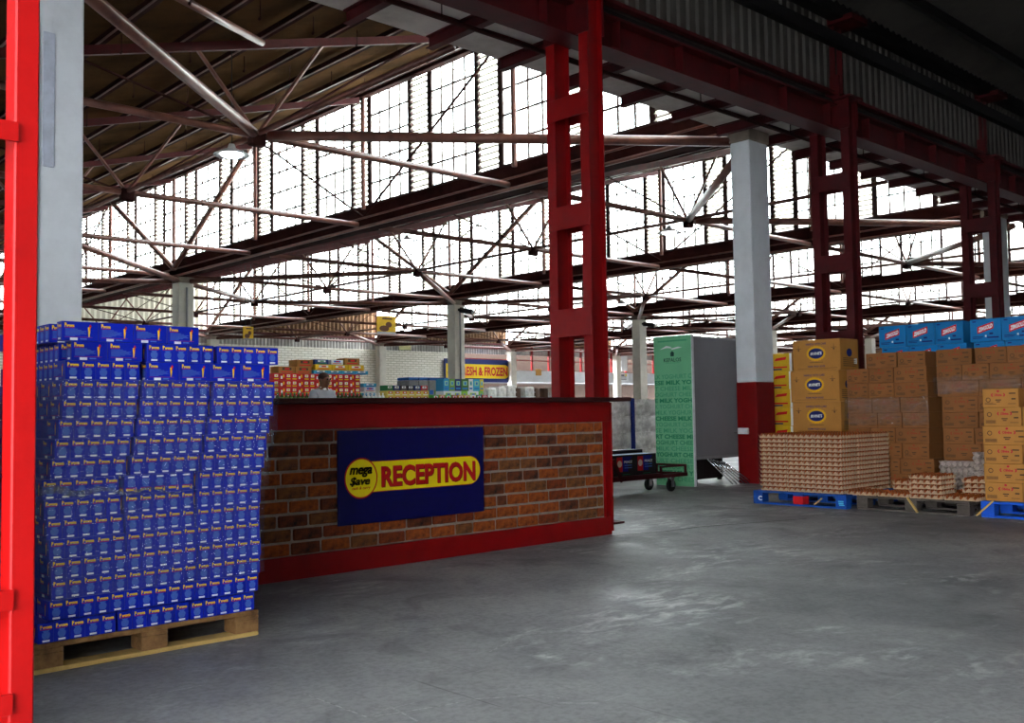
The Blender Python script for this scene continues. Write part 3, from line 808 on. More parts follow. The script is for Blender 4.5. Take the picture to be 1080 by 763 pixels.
for c in range(nc):
    x = 2.25 - (0.12 if c % 2 else 0.0) + rnd.uniform(-0.02, 0.02)
    while x < X1 - 0.09:
        Lb = 0.228 if rnd.random() < 0.78 else rnd.choice([0.108, 0.17])
        xe = min(x + Lb, X1 - 0.085)
        if xe - x > 0.04 and not (x > 3.66 and xe < 4.84 and 0.36 < 0.15 + ch * c and 0.15 + ch * (c + 1) < 0.93):
            key = (round(xe - x, 3), rnd.randrange(5))
            if key not in brick_me:
                bb = MB(); bb.box((0, 0, 0), (key[0] - 0.018, 0.04, ch - 0.018), 0, 0.006)
                bb.v = [(a + rnd.uniform(-.0015, .0015), b_ + rnd.uniform(-.002, .002), c_ + rnd.uniform(-.0015, .0015)) for a, b_, c_ in bb.v]
                brick_me[key] = bb.mesh('brick', rnd.choice(C_BRICKS + C_BRICKS[:2]))
            inst('brick', brick_me[key], (x + 0.009 - 3.9, 0.0 + rnd.uniform(-0.003, 0.002) - 0.004, 0.159 + ch * c), parent=t)
        x = xe
# reception sign
t = thing('reception_sign', 'navy blue reception sign with yellow lozenge on the brick counter', 'sign', (4.25, VC - 0.02, 0.31))
EX, EY = (1, 0, 0), (0, 0, 1)
ys = VC - 0.030
q = MB(); q.box((3.612, ys, 0.312), (4.892, VC - 0.010, 0.945), 0, 0.002); pnl = part('panel', q, P_SNAVY, t)
def pill(mb, o, x0, x1, z0, z1, mi):
    r = (z1 - z0) / 2; pts = [(x0, z0), (x1 - r, z0)]
    for i in range(1, 16):
        a = -math.pi / 2 + math.pi * i / 16; pts.append((x1 - r + r * math.cos(a), (z0 + z1) / 2 + r * math.sin(a)))
    pts += [(x1 - r, z1), (x0, z1)]
    mb.flat2((pts, [tuple(range(len(pts)))]), o, EX, EY, mi)
q = MB()
pill(q, (0, ys - 0.001, 0), 3.80, 4.856, 0.520, 0.731, 1); pill(q, (0, ys - 0.0015, 0), 3.80, 4.852, 0.524, 0.727, 0)
part('lozenge', q, [P_SYEL, P_SRED], pnl, label='yellow lozenge with red edge')
q = MB(); q.ell((0, ys - 0.002, 0), EX, EY, 3.790, 0.620, 0.134, 0.138, 1, 40); q.ell((0, ys - 0.0025, 0), EX, EY, 3.790, 0.620, 0.124, 0.128, 0, 40); part('roundel', q, [P_SYEL, P_SRED], pnl, label='round yellow badge with red ring')
q = MB()
put_text(q, 'RECEPTION', (0, ys - 0.0022, 0), EX, EY, 4.384, 0.617, 0.85, 0.145, 1, 0.045, res=3)
put_text(q, 'RECEPTION', (0, ys - 0.0030, 0), EX, EY, 4.379, 0.622, 0.85, 0.145, 0, 0.035, res=3)
part('lettering', q, [P_SRED, flat('sign_dark_red', (120, 4, 14))], pnl, label='red RECEPTION lettering')
q = MB()
for dx_ in (-0.0022, 0.0022):
  for dz_ in (-0.001, 0.001):
    put_text(q, 'mega', (0, ys - 0.003, 0), EX, EY, 3.788 + dx_, 0.660 + dz_, 0.180, 0.066, 0, 0.018, 0.25, res=4)
    put_text(q, '$ave', (0, ys - 0.003, 0), EX, EY, 3.780 + dx_, 0.598 + dz_, 0.160, 0.062, 0, 0.018, 0.25, res=4)
part('badge_lettering', q, P_BLK, pnl, label='black mega $ave lettering')
q = MB(); put_text(q, 'cash & carry', (0, ys - 0.003, 0), EX, EY, 3.790, 0.552, 0.15, 0.026, 0, 0.02, 0.2); part('tagline', q, P_SRED, pnl)

# ------------------------------------------------------------------ pallets
def pallet(name, lab, grp, x0, y0, lx, ly, h, mat, front='y', mats2=None, nbd=7):
    """nine-block timber pallet; deck boards run along the front edge"""
    t = thing(name, lab, 'pallet', (x0 + lx / 2, y0 + ly / 2, 0), grp)
    def bx(a0, a1, b0, b1, z0, z1, nm, m):
        q = MB()
        if front == 'y': q.box((x0 + a0, y0 + b0, z0), (x0 + a1, y0 + b1, z1), 0, 0.003)
        else: q.box((x0 + b0, y0 + a0, z0), (x0 + b1, y0 + a1, z1), 0, 0.003)
        return part(nm, q, m, t)
    A, B = (lx, ly) if front == 'y' else (ly, lx)
    tb = 0.02
    for i in range(nbd):
        w = B / nbd * 0.86; b0 = (B - w) * i / (nbd - 1)
        bx(0, A, b0, b0 + w, h - tb, h, 'deck_board', mat)
    for j in range(3):
        a0 = (A - 0.12) * j / 2
        bx(a0, a0 + 0.12, 0.0, B, h - 2 * tb, h - tb - 0.0005, 'stringer_board', mat)
        for i in range(3):
            b0 = (B - 0.12) * i / 2
            bx(a0, a0 + 0.12, b0, b0 + 0.12, tb, h - 2 * tb - 0.0005, 'block', mat)
    for i in range(3):
        b0 = (B - 0.10) * i / 2
        bx(0, A, b0, b0 + 0.10, 0.0, tb - 0.0005, 'bottom_board', (mats2 or mat) if i == 0 else mat)
    return t
VP = 4.36
pallet('wooden_pallet', 'brown wooden pallet under the wrapped blue cartons', 'pallets', 1.335, VP, 1.02, 1.0, 0.122, C_WOOD, 'y', C_WOODY)

# ------------------------------------------------------------------ blue cartons
BW, BH, BL = 0.0645, 0.0845, 0.154
BRAND = 'Pascona'
def narrow_print(mb, o, ex, ey):
    put_text(mb, 'P', o, ex, ey, -0.019, 0.0255, 0.009, 0.017, 1, 0.06); put_text(mb, BRAND[1:], o, ex, ey, 0.006, 0.0225, 0.036, 0.010, 1, 0.06)
    mb.rect(o, ex, ey, -0.024, 0.0135, 0.022, 0.0158, 2)
    for i, w in enumerate((0.026, 0.020, 0.030, 0.033, 0.033, 0.031, 0.028, 0.022)):
        z = 0.010 - i * 0.0044; mb.rect(o, ex, ey, -w / 2, z - 0.0034, w / 2, z, 3)
    mb.rect(o, ex, ey, -0.014, -0.0365, 0.015, -0.0285, 4)
def wide_print(mb, o, ex, ey):
    put_text(mb, 'P', o, ex, ey, -0.060, 0.0265, 0.009, 0.018, 1, 0.06); put_text(mb, BRAND[1:], o, ex, ey, -0.040, 0.0225, 0.032, 0.010, 1, 0.06)
    mb.rect(o, ex, ey, -0.064, 0.0135, -0.024, 0.0155, 2)
    for i, (a, b_) in enumerate(((-0.062, -0.01), (-0.062, 0.005), (-0.062, 0.026), (-0.062, 0.018), (-0.062, 0.026), (-0.062, 0.0), (-0.062, -0.02))):
        z = 0.010 - i * 0.0048; mb.rect(o, ex, ey, a, z - 0.0022, b_, z, 3)
    mb.rect(o, ex, ey, -0.064, -0.0265, 0.052, -0.0250, 5)
    mb.flat2(([(0.036, -0.024), (0.040, -0.024), (0.045, 0.020), (0.033, 0.018)], [(0, 1, 2, 3)]), o, ex, ey, 1)
    mb.flat2(([(0.0405, -0.002), (0.046, 0.018), (0.049, 0.022), (0.043, 0.031), (0.038, 0.022)], [(0, 1, 2, 3, 4)]), o, ex, ey, 2)
    mb.rect(o, ex, ey, -0.042, -0.040, -0.010, -0.0285, 4); mb.rect(o, ex, ey, 0.0, -0.036, 0.028, -0.030, 3)
def blue_box(flip):
    mb = MB(); e = 0.0006; sg = -1 if flip else 1
    mb.box((-BW / 2 + e, 0, e), (BW / 2 - e, BL - 2 * e, BH - e), 0, 0.0015)
    f = 0.0004
    narrow_print(mb, (0, -f, BH / 2), (sg, 0, 0), (0, 0, sg)); narrow_print(mb, (0, BL - 2 * e + f, BH / 2), (-sg, 0, 0), (0, 0, sg))
    wide_print(mb, (-BW / 2 + e - f, BL / 2, BH / 2), (0, -sg, 0), (0, 0, sg)); wide_print(mb, (BW / 2 - e + f, BL / 2, BH / 2), (0, sg, 0), (0, 0, sg))
    return mb.mesh('blue_carton', [C_CBLUE, P_YEL, P_RED, P_LB, P_WHT, P_MAG])
ME_BLUE, ME_BLUEF = blue_box(False), blue_box(True)
Llef = [1.352, 1.398, 1.412, 1.408, 1.400, 1.390, 1.374, 1.366, 1.402, 1.418, 1.434, 1.450, 1.458, 1.462, 1.486, 1.446]
Lrig = [2.335, 2.352, 2.376, 2.382, 2.377, 2.375, 2.375, 2.377, 2.401, 2.414, 2.432, 2.455, 2.462, 2.470, 2.482, 2.046]
fy = [0.0, .022, .026, .024, .022, .02, .012, .010, .018, .020, .024, .028, .030, .030, .030, .032]
BG = 'blue cartons on the wrapped pallet'
nbox = 0
def bundle_n(x, y, z, lay, pos, flip=False):
    global nbox
    for i in range(5):
        jx, jr = rnd.uniform(-.0006, .0006), rnd.uniform(-.008, .008)
        lab = 'blue carton, %s from left in the %s layer up' % (ORD[pos + i], ORD[lay])
        if flip: lab = 'upside-down ' + lab
        inst('blue_carton', ME_BLUEF if flip else ME_BLUE, (x + BW * (i + 0.5) + jx, y + rnd.uniform(0, .003), z), jr, lab, 'carton', BG)
def wides(x, y, z, lay, n, pos, deep=2):
    for i in range(n):
        for d_ in range(deep):
            lab = 'blue carton showing its wide side, %s such in the %s layer up' % (ORD[pos + i], ORD[lay])
            if d_: continue
            # long side faces the front: turn by 90 degrees
            inst('blue_carton', ME_BLUE, (x + BL * (i + 1) + 0.001 * i, y + BW / 2, z), math.pi / 2, lab, 'carton', BG)
core = MB()
for l in range(16):
    z = 0.1222 + BH * l; x0, x1 = Llef[l], Lrig[l]; y = VP + fy[l]
    bw5 = BW * 5
    if l == 13:
        bundle_n(x0, y, z, l, 0); xs = x0 + bw5 + 0.03; wides(xs, y, z, l, 4, 0)
    elif l == 14:
        wides(x0, y, z, l, 2, 0); gap = (x1 - x0 - 2 * BL - 2 * bw5 - 0.004) / 2
        bundle_n(x0 + 2 * BL + 0.004 + gap, y, z, l, 2); bundle_n(x1 - bw5, y, z, l, 7)
    elif l == 15:
        wides(x0, y, z, l, 4, 0)
    else:
        gap = max(0.0, (x1 - x0 - 3 * bw5) / 2)
        for b_ in range(3):
            bundle_n(x0 + b_ * (bw5 + gap), y + rnd.uniform(0, .006), z, l, b_ * 5, l == 7 and b_ == 1)
    # cartons behind the front row: the whole left flank singly on the upper layers, the rest as one mass
    yb = y + BL + 0.004
    for j in range(5):
        if l >= 11 and j < 4:
            turned = l in (14, 15) or l == 13
            if turned:
                for i in range(2):
                    inst('blue_carton', ME_BLUE, (x0 + BL, yb + 0.002 + j * 2 * (BW + 0.002) + i * (BW + 0.002) + BW / 2, z), math.pi / 2, 'dim blue carton end on the left flank, %s back in the %s layer up' % (ORD[j * 2 + i], ORD[l]), 'carton', BG)
            else:
                inst('blue_carton', ME_BLUE, (x0 + BW / 2, yb + j * (BL + 0.002), z), 0, 'dim blue carton on the left flank, %s back in the %s layer up' % (ORD[j], ORD[l]), 'carton', BG)
        else:
            core.box((x0 + rnd.uniform(0, 0.006), yb + 0.002 + j * (BL + 0.002), z + 0.001), (x0 + BW - 0.002, yb + j * (BL + 0.002) + BL, z + BH - 0.001), 0, 0.0015)
    xi = x0 + (BL + 0.004 if l in (13, 14, 15) else BW + 0.002)
    if l >= 11: xi = x0 + BL + 0.006
    core.box((xi, yb + 0.002, z + 0.001), (x1 - 0.004, VP + 0.96, z + BH - 0.001), 0, 0.002)
if True:
    solo('blue_carton_mass', core, C_CBLUE, 'mass of blue cartons filling the back of the wrapped stack', 'cartons', None, 'stuff')
# stretch film round the middle of the stack
def film(name, l0, l1, mat, lab, off, amp):
    mb = MB(); rows = []; nz = (l1 - l0) * 3
    for r in range(nz + 1):
        f = l0 + (l1 - l0) * r / nz; i = min(int(f), 14); a = f - i
        xl = Llef[i] * (1 - a) + Llef[i + 1] * a if i < 14 else Llef[i]
        xl = min(Llef[max(0, i)], Llef[min(15, i)], xl) - off
        xr = max(Lrig[i], Lrig[min(14, i + 1)]) + off; yf = VP + min(fy[i], fy[min(15, i + 1)]) - off
        z = 0.1222 + BH * f
        path = [(xl, VP + 0.95)] + [(xl, VP + 0.95 - (0.95 - (yf - VP)) * s_ / 8) for s_ in range(1, 9)]
        path += [(xl + (xr - xl) * s_ / 26, yf) for s_ in range(1, 27)] + [(xr, yf + 0.9 * s_ / 6) for s_ in range(1, 7)]
        rows.append([(px + rnd.uniform(-amp, 0) * (1 if px < 1.6 else 0), py - rnd.uniform(0, amp), z + rnd.uniform(-.008, .008)) for px, py in path])
    N = len(rows[0]); vs = [p for r in rows for p in r]
    fs = [(j * N + i, j * N + i + 1, (j + 1) * N + i + 1, (j + 1) * N + i) for j in range(nz) for i in range(N - 1)]
    mb.add(vs, fs)
    return solo(name, mb, mat, lab, 'plastic film', None, None, True)
film('stretch_film', 2, 13, C_FILM, 'clear stretch film wound round the blue carton stack', 0.010, 0.006)
# bunched rope of film across the stack
mb = MB(); pts = []
for i in range(22):
    f = i / 21.0
    pts.append((1.352 + 0.62 * f, VP - 0.006 + 0.004 * math.sin(i * 1.7), 0.752 + 0.012 * math.sin(i * 0.9) - 0.035 * f))
for a, b_ in zip(pts, pts[1:]):
    f = (a[0] - 1.35) / 0.62
    mb.tube(a, b_, 0.020 * (1.05 - f), 6, 0, 0.020 * (1.05 - f) * rnd.uniform(0.8, 1.1))
solo('film_rope', mb, C_FILMW, 'bunched white film rope drawn across the blue cartons', 'plastic film', smooth=True)

# ------------------------------------------------------------------ right side: pallets with eggs and cartons
XN, YN = (0, -1, 0), (0, 0, 1)     # print axes on a face that looks towards -x
pe = pallet('egg_pallet', 'blue pallet marked C carrying the tall egg tray stack', 'pallets', 9.40, 5.13, 1.13, 1.11, 0.145, C_PBLUE, 'x')
blk = [o for o in pe.children if o.name.startswith('block')]
blk[3].data.materials[0] = P_RED
blk[6].data.materials[0] = C_PBLUE; blk[0].data.materials[0] = C_PBLUE
q = MB(); put_text(q, 'C', (9.3985, 6.15, 0.062), XN, YN, 0, 0, 0.05, 0.05, 0, 0.03); part('letter', q, P_WHT, pe, label='white stencilled letter C'); q = MB()
q.rect((9.3985, 5.19, 0.062), XN, YN, -0.03, 0.008, 0.03, 0.022, 1); q.rect((9.3985, 5.19, 0.062), XN, YN, -0.025, -0.014, 0.03, 0.002, 1); q.rect((9.3985, 5.19, 0.062), XN, YN, -0.02, -0.028, 0.04, -0.018, 1)
part('stencil', q, [P_WHT, flat('stencil_pale_blue', (90, 190, 224))], pe, label='pale blue stencil')
pallet('dark_pallet', 'weathered dark pallet carrying a few loose egg trays', 'pallets', 9.50, 3.93, 1.02, 1.14, 0.14, C_WOODDK, 'x')
pallet('carton_pallet', 'bright blue pallet under the tan carton stack at right edge', 'pallets', 9.53, 2.72, 1.0, 1.12, 0.15, M('bright_blue_pallet', (20, 92, 214), 0.55, 0, 0.15, 8), 'x')
# broken splinters of timber leaning on the pallets
for (a, b_, lab) in (((9.47, 4.42, 0.01), (9.50, 4.53, 0.145), 'thin timber splinter sticking out of the dark pallet'), ((9.45, 3.85, 0.02), (9.52, 3.72, 0.16), 'timber splinter lying against the bright blue pallet'), ((9.375, 5.48, 0.03), (9.395, 5.40, 0.10), 'timber splinter on the front of the egg pallet')):
    q = MB(); q.bar(a, b_, 0.022, 0.014); solo('timber_splinter', q, C_WOODY, lab, 'splinter')

# egg tray and eggs
TV, TU, TZ = 0.33, 0.362, 0.048
def tray_mesh(mat, nm):
    mb = MB(); nx, ny, s_ = 6, 5, 4; X, Y = nx * s_, ny * s_
    vs = []
    for i in range(X + 1):
        for j in range(Y + 1):
            a, b_ = i / s_, j / s_
            h = 0.005 + 0.036 * max(0.0, math.cos(math.pi * a) ** 2 + math.cos(math.pi * b_) ** 2 - 1.0) ** 0.8
            vs.append(((i / X - 0.5) * (TU - 0.006), (j / Y - 0.5) * (TV - 0.006), h))
    I = lambda i, j: i * (Y + 1) + j
    fs = [(I(i, j), I(i + 1, j), I(i + 1, j + 1), I(i, j + 1)) for i in range(X) for j in range(Y)]
    mb.add(vs, fs)
    ring = [(i, 0) for i in range(X)] + [(X, j) for j in range(Y)] + [(i, Y) for i in range(X, 0, -1)] + [(0, j) for j in range(Y, 0, -1)]
    top = [vs[I(*r)] for r in ring]; n = len(top)
    bot = [(p[0] * (0.93 + 0.05 * (p[2] < 0.03)), p[1] * (0.93 + 0.05 * (p[2] < 0.03)), 0.0) for p in top]
    mb.add(top + bot, [(k, n + k, n + (k + 1) % n, (k + 1) % n) for k in range(n)])
    return mb.mesh(nm, mat)
def eggs_mesh():
    mb = MB(); prof = [(0.004, -0.023), (0.014, -0.019), (0.0205, -0.006), (0.020, 0.006), (0.013, 0.017), (0.003, 0.0215)]
    for i in range(6):
        for j in range(5):
            mb.lathe(prof, (((i + 0.5) / 6 - 0.5) * (TU - 0.006) + rnd.uniform(-.002, .002), ((j + 0.5) / 5 - 0.5) * (TV - 0.006) + rnd.uniform(-.002, .002), 0.0295), 8)
    return mb.mesh('eggs', C_EGG, smooth=True)
ME_TRAY, ME_TRAYG, ME_EGGS = tray_mesh(C_PULP, 'pulp_tray'), tray_mesh(C_PULPG, 'empty_tray'), eggs_mesh()
EG = 'trays of brown eggs'
def egg_tray(x, y, z, lab, rz=0):
    t = thing('egg_tray', lab, 'egg tray', (x, y, z), EG); t.rotation_euler[2] = rz
    inst('pulp_tray', ME_TRAY, (0, 0, 0), parent=t); inst('eggs', ME_EGGS, (0, 0, 0), parent=t, kind='stuff')
for i in range(3):
    for j in range(3):
        if i > 0 and j > 0:
            layers = [12]          # inside the block only the top trays show
            if i > 0: layers = list(range(11, 13))
        else: layers = range(13)
        for l in (range(13) if (i == 0 or j == 0) else range(10, 13)):
            side = ('right', 'middle', 'left')[j]; dep = ('front', 'second row', 'rear')[i]
            egg_tray(9.46 + TU * (i + 0.5) + rnd.uniform(-.004, .004), 5.205 + TV * (j + 0.5) + rnd.uniform(-.004, .004), 0.1455 + TZ * l, 'egg tray on the blue pallet, %s %s pile, %s tray up' % (dep, side, ORD[l]), rnd.uniform(-.012, .012))
q = MB(); q.box((9.86, 5.56, 0.1455), (10.50, 6.17, 0.1455 + TZ * 10 - 0.004), 0, 0.01)
solo('egg_tray_mass', q, C_PULP, 'hidden middle of the tall egg tray stack', 'egg trays', None, 'stuff')
Z2 = 0.1405
egg_tray(9.70, 5.035, Z2, 'single egg tray beside the tall stack on the dark pallet'); egg_tray(9.70, 4.70, Z2, 'single egg tray between the tall stack and the low pile')
for l in range(5): egg_tray(9.70, 4.365, Z2 + TZ * l, 'egg tray in the low pile of five, %s up' % ORD[l], rnd.uniform(-.03, .03))
for l in range(3): egg_tray(10.10, 4.74, Z2 + TZ * l, 'egg tray in the short pile behind the low pile, %s up' % ORD[l], 0.1)
egg_tray(9.70, 4.03, Z2, 'single egg tray at the right front of the dark pallet', 0.05)
for l in range(4): egg_tray(10.10, 4.02, Z2 + TZ * l, 'egg tray in the pile behind the right front tray, %s up' % ORD[l], 0.06)
egg_tray(10.10, 4.38, Z2, 'single egg tray behind the low pile of five')
for (x, y, n_, lab) in ((10.42, 4.42, 4, 'grey empty egg tray stood on edge behind the low pile'), (10.36, 4.045, 4, 'grey empty egg tray stood on edge beside the tan cartons')):
    for m_ in range(n_):
        o = inst('empty_egg_tray', ME_TRAYG, (x + 0.028 * m_, y, Z2 + TV / 2 + (0.10 if y < 4.2 else 0)), 0, lab + ', %s in line' % ORD[m_], 'egg tray', 'empty egg trays')
        o.rotation_euler = (math.pi / 2 * (1 if y < 4.2 else 1), 0, math.pi / 2)
        o.rotation_euler = (math.radians(90), 0, math.radians(-90))
q = MB(); q.box((10.34, 3.95, Z2), (10.50, 4.26, Z2 + 0.10), 0, 0.005); solo('upturned_tray_block', q, C_PULPG, 'block of flattened grey trays under the upright ones', 'egg trays')

# printed cartons: local x is depth (face at 0 looks to -x), y width, z up
def card_mesh(w, d, h, mat, fn, mats, side=None, fn2=None):
    mb = MB(); e = 0.001
    mb.box((0, -w / 2 + e, 0), (d, w / 2 - e, h - 0.001), 0, 0.004)
    # flap seam of the closed top
    fn(mb, (-0.0008, 0, h / 2), XN, YN, w, h)
    if fn2: fn2(mb, (d / 2, -w / 2 + e - 0.0008, h / 2), (1, 0, 0), YN, d, h)
    return mb.mesh('carton', [mat] + mats)
LOGO = 'Olivine'
def pr_brown(mb, o, ex, ey, w, h, wide=None):
    wide = w > 0.33 if wide is None else wide
    cx = -0.02 if not wide else 0.02; zz = h * 0.16
    mb.ell(o, ex, ey, cx, zz + h * 0.20, 0.013, 0.010, 1, 10)
    put_text(mb, LOGO, o, ex, ey, cx, zz, w * 0.21, h * 0.15, 1, 0.04, 0.1)
    for sg in (-1, 1):
        c = cx + sg * w * 0.17
        mb.flat2(([(c - sg * 0.012, zz + h * .09), (c, zz + h * .09), (c + sg * 0.010, zz), (c, zz - h * .09), (c - sg * 0.012, zz - h * .09), (c - sg * .002, zz)], [(0, 1, 2, 3, 4, 5)] if sg > 0 else [(5, 4, 3, 2, 1, 0)]), o, ex, ey, 1)
    mb.rect(o, ex, ey, cx - w * .08, -h * .14, cx + w * .08, -h * .08, 2); mb.rect(o, ex, ey, cx - w * .05, -h * .23, cx + w * .05, -h * .18, 2)
    mb.rect(o, ex, ey, w * .24, h * .20, w * .42, h * .27, 2); mb.rect(o, ex, ey, w * .30, -h * .10, w * .42, -h * .02, 2)
    mb.rect(o, ex, ey, w * .20, -h * .33, w * .42, -h * .30, 2)
    rx = -w * .34; rzz = (h * .12 if wide else -h * .10)
    n = 14; R_, r_ = h * .13, h * .09
    pts = [(rx + R_ * math.cos(6.2832 * k / n), rzz + R_ * math.sin(6.2832 * k / n)) for k in range(n)] + [(rx + r_ * math.cos(6.2832 * k / n), rzz + r_ * math.sin(6.2832 * k / n)) for k in range(n)]
    mb.flat2((pts, [(k, (k + 1) % n, n + (k + 1) % n, n + k) for k in range(n)]), o, ex, ey, 2)
    if wide:
        for i in range(14):
            x = -w * .44 + i * w * .019; mb.rect(o, ex, ey, x, -h * .36, x + w * .011, -h * .18, 2)
    else:
        mb.rect(o, ex, ey, -w * .44, -h * .34, -w * .12, -h * .31, 2); mb.rect(o, ex, ey, -w * .44, -h * .27, -w * .2, -h * .245, 2)
P_CRIM = flat('print_crimson', (186, 24, 50)); P_RUST = flat('print_rust', (150, 62, 30))
_cm = {}
def brown(w, d, h, x, y0, z, lab, light=False, grp='brown cartons'):
    """y0 = left (larger y) edge; returns right edge"""
    k = (round(w, 3), d, h, light)
    if k not in _cm: _cm[k] = card_mesh(w, d, h, C_CARDL if light else C_CARD, pr_brown, [P_CRIM if light else P_RUST, P_INK])
    inst('carton', _cm[k], (x + rnd.uniform(-.006, .006), y0 - w / 2, z), rnd.uniform(-.008, .008), lab, 'carton', grp)
    return y0 - w
pallet('stack_pallet', 'wooden pallet under the left brown carton stack', 'pallets', 10.60, 4.70, 0.95, 1.05, 0.13, C_WOODDK, 'x')
pallet('stack_pallet', 'wooden pallet under the right brown carton stack', 'pallets', 10.60, 3.10, 0.95, 1.56, 0.13, C_WOODDK, 'x')
rowA = [[.38, .27, .29], [.27, .29, .38], [.33, .30, .30], [.27, .29, .38], [.36, .28, .30], [.30, .32, .32], [.26, .30, .38], [.27, .29, .37]]
hA = 0.169
for r, ws in enumerate(rowA):
    y = 5.74 if r > 1 else 5.70
    for i, w in enumerate(ws): y = brown(w, 0.74, hA, 10.62, y, 0.132 + hA * r, 'brown printed carton in the left stack, %s row up, %s from left' % (ORD[r], ORD[i])) - 0.003
y = 5.50
for i, w in enumerate((.365, .315)): y = brown(w, 0.28, hA, 10.62, y, 0.132 + hA * 8, 'brown printed carton on top of the left stack, %s from left' % ORD[i]) - 0.012
rowB = [[.38, .30, .38, .4], [.30, .36, .30, .4], [.40, .30, .38, .4], [.33, .38, .30, .4], [.38, .40, .30, .3], [.38, .28, .38, .4], [.44, .42, .40, .2], [.27, .28, .40, .4]]
hB = 0.169
for r, ws in enumerate(rowB):
    y = 4.655 if r < 6 else 4.70
    for i, w in enumerate(ws):
        if y < 3.45: break
        y = brown(w, 0.74, hB, 10.64, y, 0.132 + hB * r, 'brown printed carton in the right stack, %s row up, %s from left' % (ORD[r], ORD[i])) - 0.003
y = 4.70
for i, w in enumerate((.38, .32, .32, .38)): y = brown(w, 0.28, hB, 10.64, y, 0.132 + hB * 8, 'brown printed carton on top of the right stack, %s from left' % ORD[i]) - (0.035 if i == 0 else 0.002)
rowC = [[.335, .36, .3], [.40, .36, .3], [.345, .4, .3], [.40, .3, .3], [.34, .4, .3], [.325, .4, .3]]
hC = 0.175
for r, ws in enumerate(rowC):
    y = 3.815 - (0.0, 0.0, 0.005, 0.0, 0.015, 0.012)[r] + 0.01
    for i, w in enumerate(ws):
        if y < 3.0: break
        y = brown(w, 0.38, hC, 9.60, y, 0.1505 + hC * r, 'tan carton with crimson logo on the bright blue pallet, %s row up, %s from left' % (ORD[r], ORD[i]), True, 'tan cartons') - (0.07 if r == 5 and i == 0 else 0.006)

# cyan cartons on the brown stacks
def pr_zim(mb, o, ex, ey, w, h):
    a, b_, s_ = w * .26, h * .15, 0.30
    mb.flat2(([(-a, -b_ - a * s_ + h * .10), (a, -b_ + a * s_ + h * .10), (a, b_ + a * s_ + h * .10), (-a, b_ - a * s_ + h * .10)], [(0, 1, 2, 3)]), o, ex, ey, 1)
    o2 = (o[0] - 0.0006, o[1], o[2])
    put_text(mb, 'ZIMGOLD', o2, ex, ey, 0, h * .10, w * .46, h * .19, 2, 0.05, 0.15, slope=s_)
    mb.rect(o, ex, ey, w * .12, -h * .20, w * .24, -h * .12, 3); mb.rect(o, ex, ey, -w * .42, -h * .30, -w * .08, -h * .27, 3); mb.rect(o, ex, ey, -w * .42, -h * .36, -w * .12, -h * .335, 3)
    mb.rect(o, ex, ey, w * .05, -h * .36, w * .42, -h * .30, 3); mb.rect(o, ex, ey, -w * .42, h * .36, -w * .30, h * .41, 3); mb.rect(o, ex, ey, -w * .02, -h * .30, w * .03, -h * .22, 2)
zb = {}
for gi, (ys0, ws, z0) in enumerate(((5.50, (.325, .325, .315), 0.132 + hA * 8), (4.455, (.325, .325, .325), 0.132 + hB * 8))):
    for r in range(2):
        y = ys0 - (0.0 if r else 0.03)
        for i, w in enumerate(ws):
            if w not in zb: zb[w] = card_mesh(w, 0.38, 0.247, C_CARDZ, pr_zim, [P_RED, P_WHT, P_NAVY])
            inst('oil_carton', zb[w], (10.955 + (0.0 if r else 0.0), y - w / 2, z0 + 0.0005 + 0.248 * r), rnd.uniform(-.008, .008), 'cyan carton with slanted red label, %s pile, %s row, %s from left' % (('left', 'right')[gi], ('lower', 'upper')[r], ORD[i]), 'carton', 'cyan cooking oil cartons')
            y -= w + 0.004
# tall tan egg boxes
def pr_irv(mb, o, ex, ey, w, h):
    o1 = (o[0] - 0.0005, o[1], o[2]); o2 = (o[0] - 0.001, o[1], o[2])
    n = 40; pts = []
    for k in range(n):
        f = 1.0 + (0.05 if k % 2 else -0.03); pts.append((0.125 * f * math.cos(6.2832 * k / n), 0.02 + 0.088 * f * math.sin(6.2832 * k / n)))
    mb.flat2((pts, [tuple(range(n))]), o, ex, ey, 1)
    mb.ell(o1, ex, ey, 0, 0.02, 0.100, 0.062, 2, 30)
    put_text(mb, "IRVINE'S", o2, ex, ey, 0, 0.02, 0.150, 0.036, 3, 0.03, 0.1, slope=0.04)
    put_text(mb, 'HANDLE WITH CARE', o, ex, ey, 0, h * .36, 0.27, 0.026, 2, 0.02); put_text(mb, 'FARM FRESH EGGS', o, ex, ey, 0, -h * .36, 0.23, 0.022, 2, 0.02)
    mb.rect(o, ex, ey, -0.09, -h * .24, 0.09, -h * .225, 4); mb.rect(o, ex, ey, -w * .4, -h * .43, w * .44, -h * .42, 4)
    for sx in (-1, 1):
        c = sx * w * .37; mb.rect(o, ex, ey, c - 0.003, h * .16, c + 0.003, h * .33, 4); mb.rect(o, ex, ey, c - 0.035, h * .22, c + 0.035, h * .235, 4)
        mb.flat2(([(c - 0.014, h * .20), (c, h * .13), (c + 0.014, h * .20)], [(0, 1, 2)]), o, ex, ey, 4)
def pr_irv2(mb, o, ex, ey, w, h):
    mb.ell(o, ex, ey, 0, 0.02, 0.06, 0.05, 2, 24)
    for i in range(5): mb.rect(o, ex, ey, -w * .35, -h * .14 - i * h * .06, w * .35, -h * .115 - i * h * .06, 4)
    mb.rect(o, ex, ey, w * .25, -h * .30, w * .42, -h * .12, 3)
IRV = card_mesh(0.633, 0.40, 0.370, C_CARDL, pr_irv, [flat('print_amber', (222, 168, 12)), P_NAVY, P_WHT, P_INK], None, pr_irv2)
